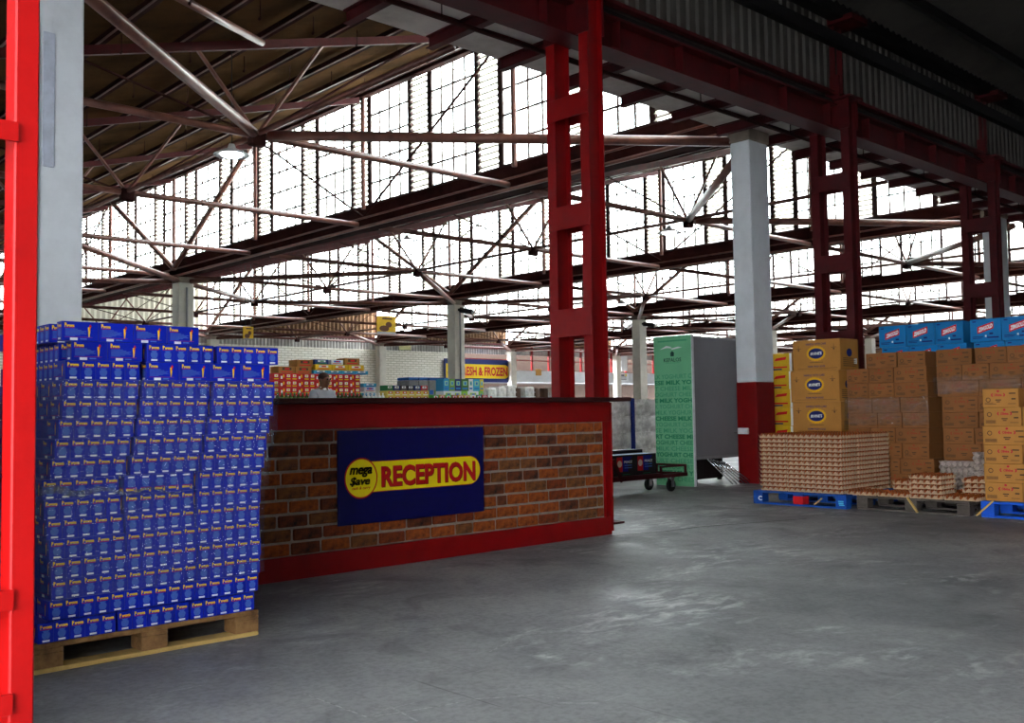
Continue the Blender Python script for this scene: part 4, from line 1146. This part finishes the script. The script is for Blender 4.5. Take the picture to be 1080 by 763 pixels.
for l, (dx, dy, lab) in enumerate(((0, 0, 'lowest tan egg box behind the tall egg stack'), (0, 0.01, 'second tan egg box from the floor behind the egg stack'), (0, 0.005, 'tan egg box just above the egg stack, lowest of three in view'), (0.0, 0.02, 'middle tan egg box of the three in view'), (0.015, -0.005, 'topmost tan egg box with blue oval logo'))):
    inst('egg_box', IRV, (10.565 + dx, 6.105 + dy, 0.001 + 0.3705 * l), (0.0, 0.005, -0.004, 0.006, -0.03)[l], lab, 'carton', 'tall tan egg boxes')
# yellow cartons behind the white column
def pr_yel(mb, o, ex, ey, w, h):
    mb.rect(o, ex, ey, w * .40, -h * .49, w * .49, h * .49, 2)
    mb.flat2(([(-w * .2, h * .08), (w * .25, h * .14), (w * .28, h * .30), (-w * .12, h * .24)], [(0, 1, 2, 3)]), o, ex, ey, 1); mb.rect(o, ex, ey, -w * .3, -h * .3, w * .3, -h * .22, 1); mb.rect(o, ex, ey, -w * .3, -h * .42, w * .1, -h * .34, 3)
def pr_yel2(mb, o, ex, ey, w, h):
    mb.rect(o, ex, ey, -w * .5, -h * .49, w * .5, h * .49, 4); mb.rect((o[0], o[1] - .0006, o[2]), ex, ey, -w * .2, -h * .1, w * .3, h * .2, 1)
YEL = card_mesh(0.42, 0.36, 0.262, C_CARDY, pr_yel, [P_RED, P_WHT, P_NAVY, flat('print_ochre', (150, 88, 30))], None, pr_yel2)
for l in range(7):
    inst('yellow_carton', YEL, (12.58 + rnd.uniform(0, .015), 7.86 + rnd.uniform(-.012, .012), 0.001 + 0.2625 * l), 0, 'yellow carton stacked behind the white column, %s from the floor' % ORD[l], 'carton', 'yellow cartons')
for l in range(8):
    inst('yellow_carton', YEL, (11.42, 5.84, 0.001 + 0.2425 * l), 0, 'yellow carton stacked behind the brown cartons, %s from the floor' % ORD[l], 'carton', 'yellow cartons') if False else None
# film over the brown stacks
for (x, y0, y1, z0, z1, lab) in ((10.585, 5.76, 4.77, 0.85, 1.15, 'clear film band wrapped on the left brown stack'), (10.60, 4.72, 3.5, 1.18, 1.36, 'clear film band wrapped on the right brown stack')):
    mb = MB(); n = 16; vs = []
    for i in range(n + 1):
        for j in range(4): vs.append((x + rnd.uniform(-.004, .004), y0 + (y1 - y0) * i / n, z0 + (z1 - z0) * j / 3 + rnd.uniform(-.015, .015)))
    mb.add(vs, [(i * 4 + j, i * 4 + j + 1, i * 4 + j + 5, i * 4 + j + 4) for i in range(n) for j in range(3)])
    vs2 = [(x, y0, z0), (x + 0.76, y0 + 0.005, z0), (x + 0.76, y0 + 0.005, z1), (x, y0, z1)]; mb.add(vs2, [(0, 1, 2, 3)])
    solo('film_band', mb, C_FILM, lab, 'plastic film', smooth=True)

# ------------------------------------------------------------------ green cabinet
t = thing('display_cabinet', 'tall cabinet with green dairy front and grey side', 'cabinet', (11.5, 8.48, 0))
q = MB(); q.box((10.925, 8.17, 0.36), (12.35, 8.78, 2.05), 0, 0.006); body = part('body', q, C_GREYM, t)
q = MB(); q.box((10.94, 8.164, 0.40), (12.33, 8.17, 2.02)); part('side_panel', q, M('grey_side_panel', (136, 134, 138), 0.45, 0, 0.06, 1.5), body)
q = MB(); q.box((10.925, 8.155, 2.02), (12.35, 8.17, 2.05)); part('edge_trim', q, C_GREYM, body)
q = MB(); q.box((10.925, 8.155, 0.36), (12.35, 8.17, 0.385)); part('edge_trim', q, C_GREYM, body)
q = MB(); q.box((10.89, 8.15, 0.0), (10.925, 8.80, 2.07), 0, 0.004); fp = part('front_panel', q, C_GREEN, t, label='green printed front panel')
q = MB(); q.box((10.885, 8.138, 0.0), (10.93, 8.150, 2.07)); part('corner_trim', q, C_LAMP, t)
o0 = (10.889, 8.475, 0)
rows_ = ['LK YOGHURT C', 'ESE MILK YO', 'T CHEESE MIL', 'OGHURT CHEE', 'E MILK YOGH', 'K YOGHURT CH', 'MILK YOGHUR', 'CHEESE MILK', 'YOGHURT CHE', 'SE MILK YOG', 'RT CHEESE MI', 'OGHURT CHEE', 'MILK CHEESE', 'YOGHURT CHE', 'URT CHEESE', 'MILK YOGHURT', 'HEESE MILK Y', 'GHURT CHEES']
q = MB()
for i, s_ in enumerate(rows_):
    put_text(q, s_, o0, XN, YN, 0, 1.505 - i * 0.083, 0.635, 0.062, 0 if i % 3 == 1 or i % 7 == 4 else 1, 0.035 if i % 3 == 1 else 0.012)
part('dairy_lettering', q, [C_GREEND, C_GREENM], fp)
q = MB(); put_text(q, 'KEFALOS', o0, XN, YN, 0, 1.735, 0.30, 0.055, 0, 0.015)
q.rect(o0, XN, YN, -0.03, 1.785, 0.03, 1.825, 0); q.flat2(([(-0.04, 1.825), (0.04, 1.825), (0.0, 1.86)], [(0, 1, 2)]), o0, XN, YN, 0)
q.rect(o0, XN, YN, -0.12, 1.690, 0.12, 1.696, 1)
q.flat2(([(-0.22, 1.885), (-0.10, 1.935), (-0.03, 1.92), (0.0, 1.895), (0.10, 1.915), (0.17, 1.90), (0.06, 1.885), (-0.02, 1.875), (-0.09, 1.905)], [(0, 1, 8), (1, 2, 8), (2, 3, 8), (3, 4, 6, 7), (4, 5, 6)]), o0, XN, YN, 2)
q.rect(o0, XN, YN, -0.25, 1.99, 0.25, 2.01, 1)
part('logo', q, [flat('logo_dark_green', (24, 72, 58)), C_GREENM, P_WHT], fp)
q = MB(); q.box((11.0, 8.25, 0.08), (11.7, 8.74, 0.36), 0, 0.01); part('compressor', q, C_DARK, t)
for x in (11.0, 12.25):
    for y in (8.22, 8.70):
        q = MB(); q.box((x, y, 0), (x + 0.05, y + 0.05, 0.36)); part('leg', q, C_DARK, t)
for i in range(6):
    q = MB(); x = 11.12 + i * 0.075
    q.tube((x, 8.10, 0.37 - 0.012 * i), (x + 0.34, 7.93 - 0.015 * i, 0.012), 0.011, 7)
    solo('chrome_rod', q, C_CHROME, 'thin chrome rod leaning under the grey cabinet, %s from left' % ORD[i], 'rod', 'chrome rods by the cabinet', smooth=True)

# ------------------------------------------------------------------ trolley with black cartons
t = thing('platform_trolley', 'dark red platform trolley beside the green cabinet', 'trolley', (9.5, 8.1, 0))
zt = 0.19
q = MB()
for y in (7.85, 8.33): q.box((8.55, y, zt), (10.35, y + 0.03, zt + 0.045))
for x in (8.55, 9.2, 9.8, 10.32): q.box((x, 7.88, zt), (x + 0.03, 8.33, zt + 0.045))
part('chassis', q, C_REDDK, t)
q = MB(); q.box((8.56, 7.86, zt + 0.045), (9.85, 8.35, zt + 0.06)); part('deck', q, C_REDDK, t)
q = MB()
for y in (7.86, 8.33): q.box((10.32, y, zt + 0.04), (10.345, y + 0.025, 0.34)); q.box((9.82, y, 0.315), (10.345, y + 0.025, 0.34)); q.box((9.82, y, zt + 0.04), (9.845, y + 0.025, 0.34))
q.box((10.32, 7.86, 0.315), (10.345, 8.355, 0.34))
part('end_rail', q, C_REDDK, t)
q = MB(); q.bar((8.9, 7.84, 0.46), (9.05, 7.84, zt), 0.02, 0.04); part('brace', q, C_REDDK, t)
for (x, y) in ((10.1, 7.93), (10.1, 8.29), (8.7, 7.93), (8.7, 8.29)):
    q = MB(); q.box((x - 0.03, y - 0.032, 0.06), (x + 0.03, y - 0.026, zt)); q.box((x - 0.03, y + 0.026, 0.06), (x + 0.03, y + 0.032, zt)); q.box((x - 0.04, y - 0.04, zt - 0.012), (x + 0.04, y + 0.04, zt)); c_ = part('caster', q, C_CHROME, t)
    q = MB(); q.lathe([(0.02, -0.022), (0.070, -0.024), (0.08, -0.014), (0.08, 0.014), (0.070, 0.024), (0.02, 0.024)], (x, y, 0.081), 18, 0, 1); part('wheel', q, C_RUBBER, c_)
def pr_blk(mb, o, ex, ey, w, h):
    for k in (-1, 0, 1):
        c = k * w / 3
        mb.rect(o, ex, ey, c - w * .15, -h * .30, c - w * .06, h * .40, 1)
        mb.flat2(([(c - w * .06, h * .42), (c + w * .10, h * .42), (c + w * .02, h * .05), (c + w * .03, -h * .3), (c - w * .06, -h * .28)], [(0, 1, 2, 3, 4)]), o, ex, ey, 2)
        o1 = (o[0], o[1] - 0.0006, o[2])
        mb.ell(o1, ex, ey, c - w * .105, h * .08, w * .035, h * .16, 3, 16)
        put_text(mb, 'PRINCE', o1, ex, ey, c + w * .03, h * .16, w * .13, h * .12, 4, 0.02, 0.1)
        mb.rect(o1, ex, ey, c - w * .03, -h * .02, c + w * .09, h * .02, 5); mb.rect(o1, ex, ey, c - w * .03, -h * .14, c + w * .09, -h * .10, 5); mb.rect(o1, ex, ey, c - w * .06, -h * .44, c + w * .06, -h * .42, 6)
for (x0, x1, y0, y1, z0, z1, lab, pr_) in ((8.62, 9.78, 7.90, 8.13, zt + 0.0605, 0.505, 'long black and blue printed carton on the trolley', True), (9.12, 9.805, 8.14, 8.32, zt + 0.0605, 0.55, 'plain black carton at the back of the trolley', False)):
    mb = MB(); mb.box((x0, y0, z0), (x1, y1, z1), 0, 0.004)
    mb.rect(((x0 + x1) / 2, (y0 + y1) / 2, z1 + 0.0008), (1, 0, 0), (0, 1, 0), -(x1 - x0) / 2, -(y1 - y0) / 2, (x1 - x0) / 2, (y1 - y0) / 2, 7 if pr_ else 0)
    if pr_: pr_blk(mb, ((x0 + x1) / 2, y0 - 0.0008, (z0 + z1) / 2), (1, 0, 0), YN, x1 - x0, z1 - z0)
    solo('black_carton', mb, [C_CARDK, P_RED, flat('print_royal_blue', (10, 20, 130)), flat('print_cream', (220, 190, 170)), P_WHT, P_LB, P_GRN, flat('print_pale_top', (150, 170, 210))], lab, 'carton', 'cartons on the trolley')

# ------------------------------------------------------------------ wrapped white packs behind the trolley
pallet('pack_pallet', 'pallet under the silver-white wrapped packs', 'pallets', 11.88, 10.5, 1.2, 1.0, 0.14, C_WOODDK, 'y')
for c_, (xa, xb) in enumerate(((11.88, 12.36), (12.44, 13.05))):
    for l in range(4):
        mb = MB(); z0 = 0.1405 + 0.272 * l; z1 = z0 + 0.268; n = 8
        vs = []; 
        for j in range(7):
            for i in range(n + 1):
                vs.append((xa + (xb - xa) * i / n, 10.52 - 0.018 * math.sin(math.pi * j / 6) + rnd.uniform(-.012, .012), z0 + (z1 - z0) * j / 6))
        mb.add(vs, [(j * (n + 1) + i, j * (n + 1) + i + 1, (j + 1) * (n + 1) + i + 1, (j + 1) * (n + 1) + i) for j in range(6) for i in range(n)])
        mb.box((xa + 0.004, 10.53, z0), (xb - 0.004, 11.4, z1), 0, 0.02)
        solo('wrapped_pack', mb, C_BALE, 'silver-white wrapped pack, %s column, %s layer up, behind the trolley' % (('left', 'right')[c_], ORD[l]), 'pack', 'wrapped white packs', smooth=False)
mb = MB(); mb.box((12.365, 10.47, 0.02), (12.435, 10.5, 1.24)); solo('blue_strap', mb, flat('strap_blue', (10, 34, 130)), 'dark blue strap standing between the white wrapped packs', 'strap')

# ------------------------------------------------------------------ goods behind the counter
def gondola(lab, x0, x1, y0, y1, h, grp='display shelves behind the counter'):
    t = thing('display_shelf', lab, 'shelf', ((x0 + x1) / 2, (y0 + y1) / 2, 0), grp)
    q = MB(); q.box((x0, y0, h - 0.03), (x1, y1, h)); part('top_shelf', q, C_STEELG, t)
    q = MB(); q.box((x0, y0, 0.12), (x1, y1, 0.15)); q.box((x0, y0, h * .55), (x1, y1, h * .55 + 0.03)); part('lower_shelf', q, C_STEELG, t)
    for x in (x0, x1 - 0.04):
        for y in (y0, y1 - 0.04): q = MB(); q.box((x, y, 0), (x + 0.04, y + 0.04, h - 0.03)); part('leg', q, C_STEELG, t)
def pr_red(mb, o, ex, ey, w, h):
    mb.rect(o, ex, ey, -w * .28, -h * .05, w * .28, h * .32, 1); mb.rect((o[0], o[1] - .0006, o[2]), ex, ey, -w * .12, h * .02, w * .16, h * .24, 2); mb.rect(o, ex, ey, -w * .35, -h * .36, w * .35, -h * .22, 2)
def fcard(w, d, h, mat, fn, mats):
    mb = MB(); mb.box((-w / 2, 0, 0), (w / 2, d, h - 0.002), 0, 0.003); 
    if fn: fn(mb, (0, -0.0008, h / 2), (1, 0, 0), YN, w, h)
    return mb.mesh('carton', [mat] + mats)
gondola('steel display shelf carrying red cartons behind the counter', 8.75, 11.25, 15.55, 16.5, 1.30)
RC = [fcard(.122, .3, .128, C_CARDR, pr_red, [P_WHT, P_SYEL]), fcard(.122, .3, .128, C_CARDR, lambda mb, o, ex, ey, w, h: (mb.rect(o, ex, ey, -w * .3, -h * .3, w * .0, h * .1, 1), mb.rect(o, ex, ey, w * .1, -h * .1, w * .3, h * .3, 2)), [P_WHT, P_YEL])]
for r in range(4):
    for i in range(15):
        inst('red_carton', RC[(i * 7 + r * 3) % 3 % 2], (8.98 + .125 * i, 15.95 + rnd.uniform(0, .02), 1.301 + .1285 * r), 0, 'small red carton on the display behind the person, %s row up, %s from left' % (ORD[r], ORD[i]), 'carton', 'red cartons on display')
ZT2 = 1.301 + .1285 * 4
CY, CB = fcard(.36, .3, .11, C_CARDY, pr_red, [P_WHT, P_RED]), fcard(.30, .3, .07, M('cyan_small_card', (60, 160, 205), 0.6, 0, .1, 6), pr_red, [P_WHT, P_NAVY])
CW = fcard(.27, .3, .09, M('white_small_card', (224, 226, 230), 0.6), pr_red, [P_LB, P_RED]); CN = fcard(.30, .3, .09, flat('navy_card', (28, 52, 108)), pr_red, [P_WHT, P_GRN]); CT = fcard(.34, .3, .13, M('ochre_card', (160, 110, 50), 0.7, 0, .1, 6), pr_red, [P_INK, P_RED])
for i in range(4): inst('cyan_carton', CB, (9.92 + .305 * i, 15.97, ZT2), 0, 'flat cyan carton on top of red cartons, %s from left' % ORD[i], 'carton', 'cartons on the red pile')
for i in range(3): inst('small_yellow_carton', CY, (9.98 + .365 * i, 15.97, ZT2 + .0705), 0, 'small yellow carton above the cyan ones, %s from left' % ORD[i], 'carton', 'cartons on the red pile')
for i, (m_, nm, lab) in enumerate(((CN, 'navy_carton', 'navy carton topping the red pile'), (CW, 'white_carton', 'white carton topping the red pile'), (CT, 'ochre_carton', 'ochre carton topping the red pile at right'))): inst(nm, m_, (9.94 + .34 * i, 15.97, ZT2 + .181), 0, lab, 'carton', 'cartons on the red pile')
for i, (x, lab) in enumerate(((9.22, 'ochre carton on the left end of the red pile'), (9.57, 'ochre carton beside the yellow cartons on the red pile'))):
    inst('ochre_carton', CT, (x, 16.0, ZT2), 0, lab, 'carton', 'cartons on the red pile')
    if i: inst('ochre_carton', CT, (x + .03, 16.0, ZT2 + .1305), 0, 'ochre carton second up beside the yellow cartons', 'carton', 'cartons on the red pile')
for l in range(4): inst('tall_cyan_carton', CB if l % 2 else CW, (10.98, 15.9, 1.301 + 0.0905 * l), 0, 'small pale carton at the right end of red pile, %s up' % ORD[l], 'carton', 'cartons on the red pile')
# bottles in front of the red cartons
bm = MB(); bm.lathe([(0.012, 0.0), (0.034, 0.002), (0.036, 0.012), (0.036, 0.075), (0.028, 0.095), (0.013, 0.115), (0.013, 0.135)], (0, 0, 0), 10, 0); bm.lathe([(0.0365, 0.02), (0.0365, 0.06)], (0, 0, 0), 10, 1); bm.lathe([(0.016, 0.125), (0.016, 0.15)], (0, 0, 0), 8, 2)
BM1 = bm.mesh('bottle', [flat('bottle_dark', (60, 70, 40), 0.2), flat('bottle_label_green', (120, 190, 70)), P_GRN], smooth=True)
BM2 = bm.mesh('bottle', [flat('bottle_white', (226, 230, 230), 0.2), flat('bottle_label_pale', (170, 196, 190)), P_WHT], smooth=True)
for i in range(28):
    w_ = i > 21
    inst('bottle', BM2 if w_ else BM1, (8.84 + .084 * i, 15.66, 1.301), 0, ('white bottle' if w_ else 'green-labelled bottle') + ' in the row before the red cartons, ' + (('%s from left' % ORD[i]) if i < 16 else '%s from right' % ORD[27 - i]), 'bottle', 'bottles in front of the red cartons')
# yellow and mixed cartons right of it
gondola('steel display shelf carrying small yellow cartons', 11.30, 14.3, 15.55, 16.4, 1.30)
YS = fcard(.17, .25, .10, M('pale_yellow_card', (222, 196, 90), .6, 0, .1, 8), pr_red, [P_RED, P_WHT])
for r in range(2):
    for i in range(6): inst('small_yellow_carton', YS, (11.46 + .175 * i, 15.9, 1.301 + .1005 * r), 0, 'pale yellow carton right of the red pile, %s row up, %s from left' % (ORD[r], ORD[i]), 'carton', 'pale yellow cartons')
for i, c_ in enumerate(((30, 110, 60), (30, 44, 110), (60, 50, 52), (30, 30, 36), (24, 40, 100), (180, 30, 40))):
    inst('small_box', fcard(.165, .22, .11, flat('small_box_%d' % i, c_), pr_red, [P_WHT, P_GRY]), (11.46 + .172 * i, 15.92, 1.502), 0, 'small dark box on the pale yellow cartons, %s from left' % ORD[i], 'box', 'small dark boxes')
cols = [(70, 150, 70), (190, 140, 60), (90, 190, 110), (150, 90, 40), (200, 150, 60), (210, 180, 90), (230, 230, 226), (40, 110, 70), (190, 40, 50), (220, 224, 228)]
for i, c_ in enumerate(cols):
    inst('packet', fcard(.16, .2, .12, flat('packet_%d' % i, c_), pr_red, [P_WHT, P_RED]), (12.60 + .168 * i, 15.9, 1.301), 0, 'small coloured packet in the low row on the shelf, %s from left' % ORD[i], 'packet', 'coloured packets')
mb = MB(); mb.lathe([(0.05, 0), (0.06, 0.01), (0.06, 0.15), (0.03, 0.19), (0.03, 0.22)], (12.56, 16.25, 1.30), 12); solo('white_jug', mb, P_WHT, 'white plastic bottle left of the grey wrapped packs', 'bottle', smooth=True)
# grey wrapped packs
gondola('pallet rack under the grey wrapped packs', 14.75, 16.35, 19.7, 20.6, 1.46)
mb = MB(); mb.box((-.155, 0, 0), (.155, .5, .42), 0, .02); mb.box((-.153, -.004, .425), (.153, .48, .49), 1, .01)
for i, mi in enumerate((1, 2)): mb.rect((0, -.0015, .12), (1, 0, 0), YN, -.14 + .15 * i, -.06, -.02 + .15 * i, .05, mi)
GP = mb.mesh('grey_pack', [M('grey_film_pack', (128, 128, 130), .35, 0, .15, 14, .4), flat('pack_blue', (30, 92, 170)), flat('pack_green', (96, 130, 60))])
for i in range(4): inst('grey_pack', GP, (15.02 + .325 * i, 19.85, 1.461 + (0.03 if i > 1 else 0)), 0, 'grey film-wrapped pack with blue top, %s from left' % ORD[i], 'pack', 'grey wrapped packs')
for o in list(COL.objects):
    if o.name.startswith('grey_pack'): o.location.z = 1.461
# green and white cartons
gondola('steel shelf under the green and white cartons', 15.05, 16.5, 18.6, 19.35, 1.33)
gc = [((40, 140, 190), .18), ((110, 150, 70), .18), ((26, 44, 100), .2), ((70, 112, 50), .24), ((225, 228, 228), .14), ((60, 170, 200), .22), ((210, 190, 50), .12)]
x = 15.10
for i, (c_, w) in enumerate(gc):
    inst('upper_carton', fcard(w, .3, .30, flat('goods_%d' % i, c_), pr_red, [flat('goods_pale', (150, 200, 160)), flat('goods_blue', (40, 120, 190))]), (x + w / 2, 18.75, 1.331 + .25), 0, 'carton in the upper green-blue row left of the yellow sign, %s from left' % ORD[i], 'carton', 'green and blue cartons')
    x += w + .003
gw = [((226, 230, 232), .30), ((214, 224, 226), .26), ((130, 190, 70), .2), ((232, 234, 236), .36), ((120, 190, 90), .16)]
x = 15.10
for i, (c_, w) in enumerate(gw):
    inst('lower_carton', fcard(w, .3, .249, flat('goodsw_%d' % i, c_, .3), pr_red, [flat('goods_lime', (160, 200, 70)), P_LB]), (x + w / 2, 18.75, 1.331), 0, 'white and lime carton below the green-blue row, %s from left' % ORD[i], 'carton', 'white and lime cartons')
    x += w + .003
# white bales with brown rolls
gondola('steel shelf under the white bales', 17.6, 21.0, 19.9, 20.7, 1.36)
for i in range(9):
    roll = i in (3, 5, 6)
    x = 17.8 + .36 * i; mb = MB()
    if roll:
        mb.lathe([(.02, 0), (.12, 0.005), (.125, .02), (.125, .33), (.12, .345), (.03, .345)], (x, 20.2, 1.361), 14)
        solo('brown_roll', mb, M('kraft_roll', (96, 72, 58), .7), 'brown roll standing among the white bales, %s in the row' % ORD[i], 'roll', 'rolls on the bale shelf', smooth=True)
    else:
        mb.box((x - .17, 19.98, 1.361), (x + .17, 20.4, 1.361 + .34 + .04 * (i % 3)), 0, .04)
        mb.box((x - .172, 19.975, 1.45), (x + .172, 20.405, 1.47), 1); mb.box((x - .172, 19.975, 1.58), (x + .172, 20.405, 1.595), 1)
        solo('white_bale', mb, [C_BALE, P_WHT], 'white wrapped bale below the yellow sign, %s in the row' % ORD[i], 'bale', 'white bales')

# ------------------------------------------------------------------ person behind the counter
def person(x, y):
    import bmesh as bm_
    P = [(0, 0, .92), (0, 0, 1.10), (0, .0, 1.26), (0, -.01, 1.38), (0, -.03, 1.45), (0, -.045, 1.50), (0, -.055, 1.56), (0, -.05, 1.63)]
    R = [(.15, .11), (.16, .115), (.175, .115), (.15, .09), (.055, .055), (.066, .08), (.078, .098), (.055, .07)]
    E = [(i, i + 1) for i in range(7)]
    def chain(start, pts):
        prev = start
        for p, r in pts:
            P.append(p); R.append(r); E.append((prev, len(P) - 1)); prev = len(P) - 1
        return prev
    for s_ in (-1, 1):
        h = chain(3, [((s_ * .17, -.01, 1.37), (.07, .07)), ((s_ * .235, -.02, 1.24), (.058, .058)), ((s_ * .255, -.06, 1.08), (.048, .048)), ((s_ * .20, -.24, 1.02), (.036, .036)), ((s_ * .17, -.30, 1.01), (.028, .034)), ((s_ * .165, -.35, 1.00), (.018, .038))])
        for f, (dx, dl) in enumerate(((-.03, .07), (-.010, .085), (.010, .08), (.03, .065))):
            chain(h, [((s_ * .165 + dx, -.39, 1.0), (.010, .010)), ((s_ * .165 + dx, -.36 - dl, .985), (.009, .009))])
        chain(h - 1, [((s_ * .17 - s_ * .05, -.335, 1.0), (.011, .011)), ((s_ * .17 - s_ * .065, -.375, .995), (.009, .009))])
        chain(0, [((s_ * .10, 0, .86), (.10, .10)), ((s_ * .11, .0, .48), (.065, .07)), ((s_ * .11, .02, .10), (.045, .05)), ((s_ * .115, -.02, .045), (.04, .045)), ((s_ * .12, -.16, .035), (.04, .03))])
    me = bpy.data.meshes.new('body'); me.from_pydata(P, E, [])
    o = bpy.data.objects.new('body', me); COL.objects.link(o)
    o.modifiers.new('s', 'SKIN'); sb = o.modifiers.new('u', 'SUBSURF'); sb.levels = 2; sb.render_levels = 2
    lay = me.skin_vertices[0] if me.skin_vertices else None
    if lay is None:
        bpy.context.view_layer.objects.active = o
        m_ = bm_.new(); m_.from_mesh(me); m_.verts.layers.skin.verify(); m_.to_mesh(me); m_.free(); lay = me.skin_vertices[0]
    for i, r in enumerate(R): lay.data[i].radius = r
    lay.data[0].use_root = True
    dg = bpy.context.evaluated_depsgraph_get(); dg.update()
    me2 = bpy.data.meshes.new_from_object(o.evaluated_get(dg)); bpy.data.objects.remove(o)
    me2.materials.clear()
    for m_ in (C_SKIN, C_SHIRT, C_TROUSER, C_DARK): me2.materials.append(m_)
    for p in me2.polygons:
        c = p.center; p.use_smooth = True
        p.material_index = 0 if (c.z > 1.425 or (c.y < -.27 and c.z > .9)) else (1 if c.z > .95 else (2 if c.z > .09 else 3))
    t = thing('person', 'person in a light grey shirt standing behind the counter, looking down', 'person', (x, y, 0)); t.rotation_euler[2] = 0.25; t.scale = (.98, .98, .985)
    ob = bpy.data.objects.new('body', me2); COL.objects.link(ob); ob.parent = t
    def sub(nm, mb, mat): oo = bpy.data.objects.new(nm, mb.mesh(nm, mat, smooth=True)); COL.objects.link(oo); oo.parent = t
    q = MB(); q.lathe([(.079, -.03), (.083, 0), (.078, .03), (.055, .058), (.02, .07)], (0, -.035, 1.60), 16); sub('hair', q, C_HAIR)
    for s_ in (-1, 1):
        q = MB(); q.lathe([(.004, -.03), (.016, -.015), (.018, .01), (.006, .03)], (s_ * .082, -.045, 1.555), 8); sub('ear', q, C_SKIN)
        q = MB(); q.lathe([(.003, -.012), (.011, -.004), (.011, .004), (.003, .012)], (s_ * .03, -.139, 1.57), 8); sub('eye', q, P_BLK)
        q = MB(); q.add([(s_ * .015, -.075, 1.47), (s_ * .075, -.035, 1.46), (s_ * .055, -.10, 1.415), (s_ * .02, -.115, 1.42)], [(0, 1, 2, 3)]); sub('collar', q, P_WHT)
    q = MB(); q.lathe([(.016, -.012), (.014, 0), (.009, .02), (.004, .035)], (0, -.152, 1.535), 8); sub('nose', q, C_SKIN)
    q = MB(); q.bar((-.025, -.144, 1.505), (.025, -.144, 1.505), .01, .008); sub('mouth', q, flat('lips', (92, 46, 40)))
person(7.47, 12.0)

# ------------------------------------------------------------------ signs far behind
t = thing('frozen_sign', 'yellow and navy sign about frozen food on the far gallery', 'sign', (39.6, V3 + .15, 2.88))
yb = V3 + .10
q = MB(); q.box((36.9, yb, 2.88), (42.4, V3 + .16, 4.28)); pn = part('panel', q, flat('sign_navy_far', (22, 40, 110)), t)
q = MB(); pill(q, (0, yb - .01, 0), 37.0, 42.15, 3.12, 3.98, 0); part('lozenge', q, flat('sign_yellow_far', (240, 206, 16)), pn)
q = MB(); put_text(q, 'FRESH & FROZEN', (0, yb - .02, 0), EX, EY, 40.0, 3.55, 3.9, .56, 0, .03); part('lettering', q, flat('sign_red_far', (206, 16, 40)), pn, label='red FRESH & FROZEN lettering')
def board(name, lab, x0, x1, z0, z1, y, mat, extra, cat='sign'):
    t = thing(name, lab, cat, ((x0 + x1) / 2, y, z0))
    q = MB(); q.box((x0, y - .03, z0), (x1, y, z1), 0, .004); pn = part('panel', q, mat, t)
    extra(t, pn, x0, x1, z0, z1, y - .032)
    return t
def warn(t, pn, x0, x1, z0, z1, y):
    q = MB()
    for c in (x0 + .25, x1 - .3): q.flat2(([(c - .12, z1 - .16), (c, z1 - .30), (c + .12, z1 - .16), (c, z1 - .02)], [(0, 1, 2, 3)]), (0, y, 0), EX, EY, 0)
    q.rect((0, y, 0), EX, EY, (x0 + x1) / 2 - .25, z1 - .22, (x0 + x1) / 2 + .22, z1 - .12, 1)
    for i in range(3): q.rect((0, y, 0), EX, EY, x0 + .25, z0 + .10 + i * .1, x1 - .25, z0 + .14 + i * .1, 2)
    part('lettering', q, [P_SYEL, P_BLK, P_GRY], pn)
board('warning_notice', 'white notice with two yellow diamonds on the far gallery', 52.4, 53.75, 3.08, 3.66, V3 + .19, P_WHT, warn)
def fig(t, pn, x0, x1, z0, z1, y):
    q = MB(); w = x1 - x0; h = z1 - z0; cx = (x0 + x1) / 2
    q.ell((0, y, 0), EX, EY, cx + w * .12, z0 + h * .52, w * .17, h * .16, 0, 14); q.ell((0, y, 0), EX, EY, cx - w * .12, z0 + h * .30, w * .26, h * .17, 0, 14); q.rect((0, y, 0), EX, EY, x0 + w * .28, z0 + h * .80, x1 - w * .2, z0 + h * .9, 0); q.rect((0, y, 0), EX, EY, x0, z0, x1, z0 + h * .12, 1)
    part('picture', q, [flat('banner_brown', (92, 54, 26)), flat('banner_grey', (160, 160, 166))], pn)
    q = MB(); q.tube((x0 + .08, y + .02, z1), (x0 + .08, y + .02, 5.35 + (x0 + .08 - 12.12) / S * 2.74 + .01), .01, 4); q.tube((x1 - .08, y + .02, z1), (x1 - .08, y + .02, 5.35 + (x1 - .08 - 12.12) / S * 2.74 + .01), .01, 4); part('chain', q, C_DARK, t)
C_BAN = M('banner_yellow', (222, 176, 30), .6, 0, .1, 4)
board('hanging_banner', 'square yellow banner with brown picture hanging above the white brick wall', 19.62, 20.42, 3.81, 4.44, 28, C_BAN, fig)
board('hanging_banner', 'small yellow banner hanging just above the blue cartons', 14.60, 14.95, 3.40, 3.82, 28, C_BAN, fig)
board('wall_plate', 'small ochre plate fixed on the far white gallery', 44.55, 45.05, 3.36, 3.78, V3 + .19, M('ochre_plate', (176, 124, 40), .6), lambda t, pn, x0, x1, z0, z1, y: None)
board('pale_notice', 'pale yellow notice above the white brick wall', 33.7, 34.55, 4.70, 5.05, V3 + .30, M('pale_notice', (236, 232, 170), .6), lambda t, pn, x0, x1, z0, z1, y: None)
board('far_poster', 'white poster above the white gallery notice', 53.1, 53.75, 3.80, 5.0, V3 + .28, P_WHT, lambda t, pn, x0, x1, z0, z1, y: None, 'poster')
t = thing('gallery_railing', 'red steel railing along the far white gallery', 'railing', (42, V3 + .3, 3.66))
for i in range(12):
    q = MB(); x = 42.8 + 1.55 * i; q.box((x, V3 + .32, 3.66), (x + .12, V3 + .44, 5.2)); part('post', q, C_RED, t)
for z in (4.3, 5.0):
    q = MB(); q.box((38.3, V3 + .34, z), (60, V3 + .40, z + .06)); part('rail', q, C_RED, t)
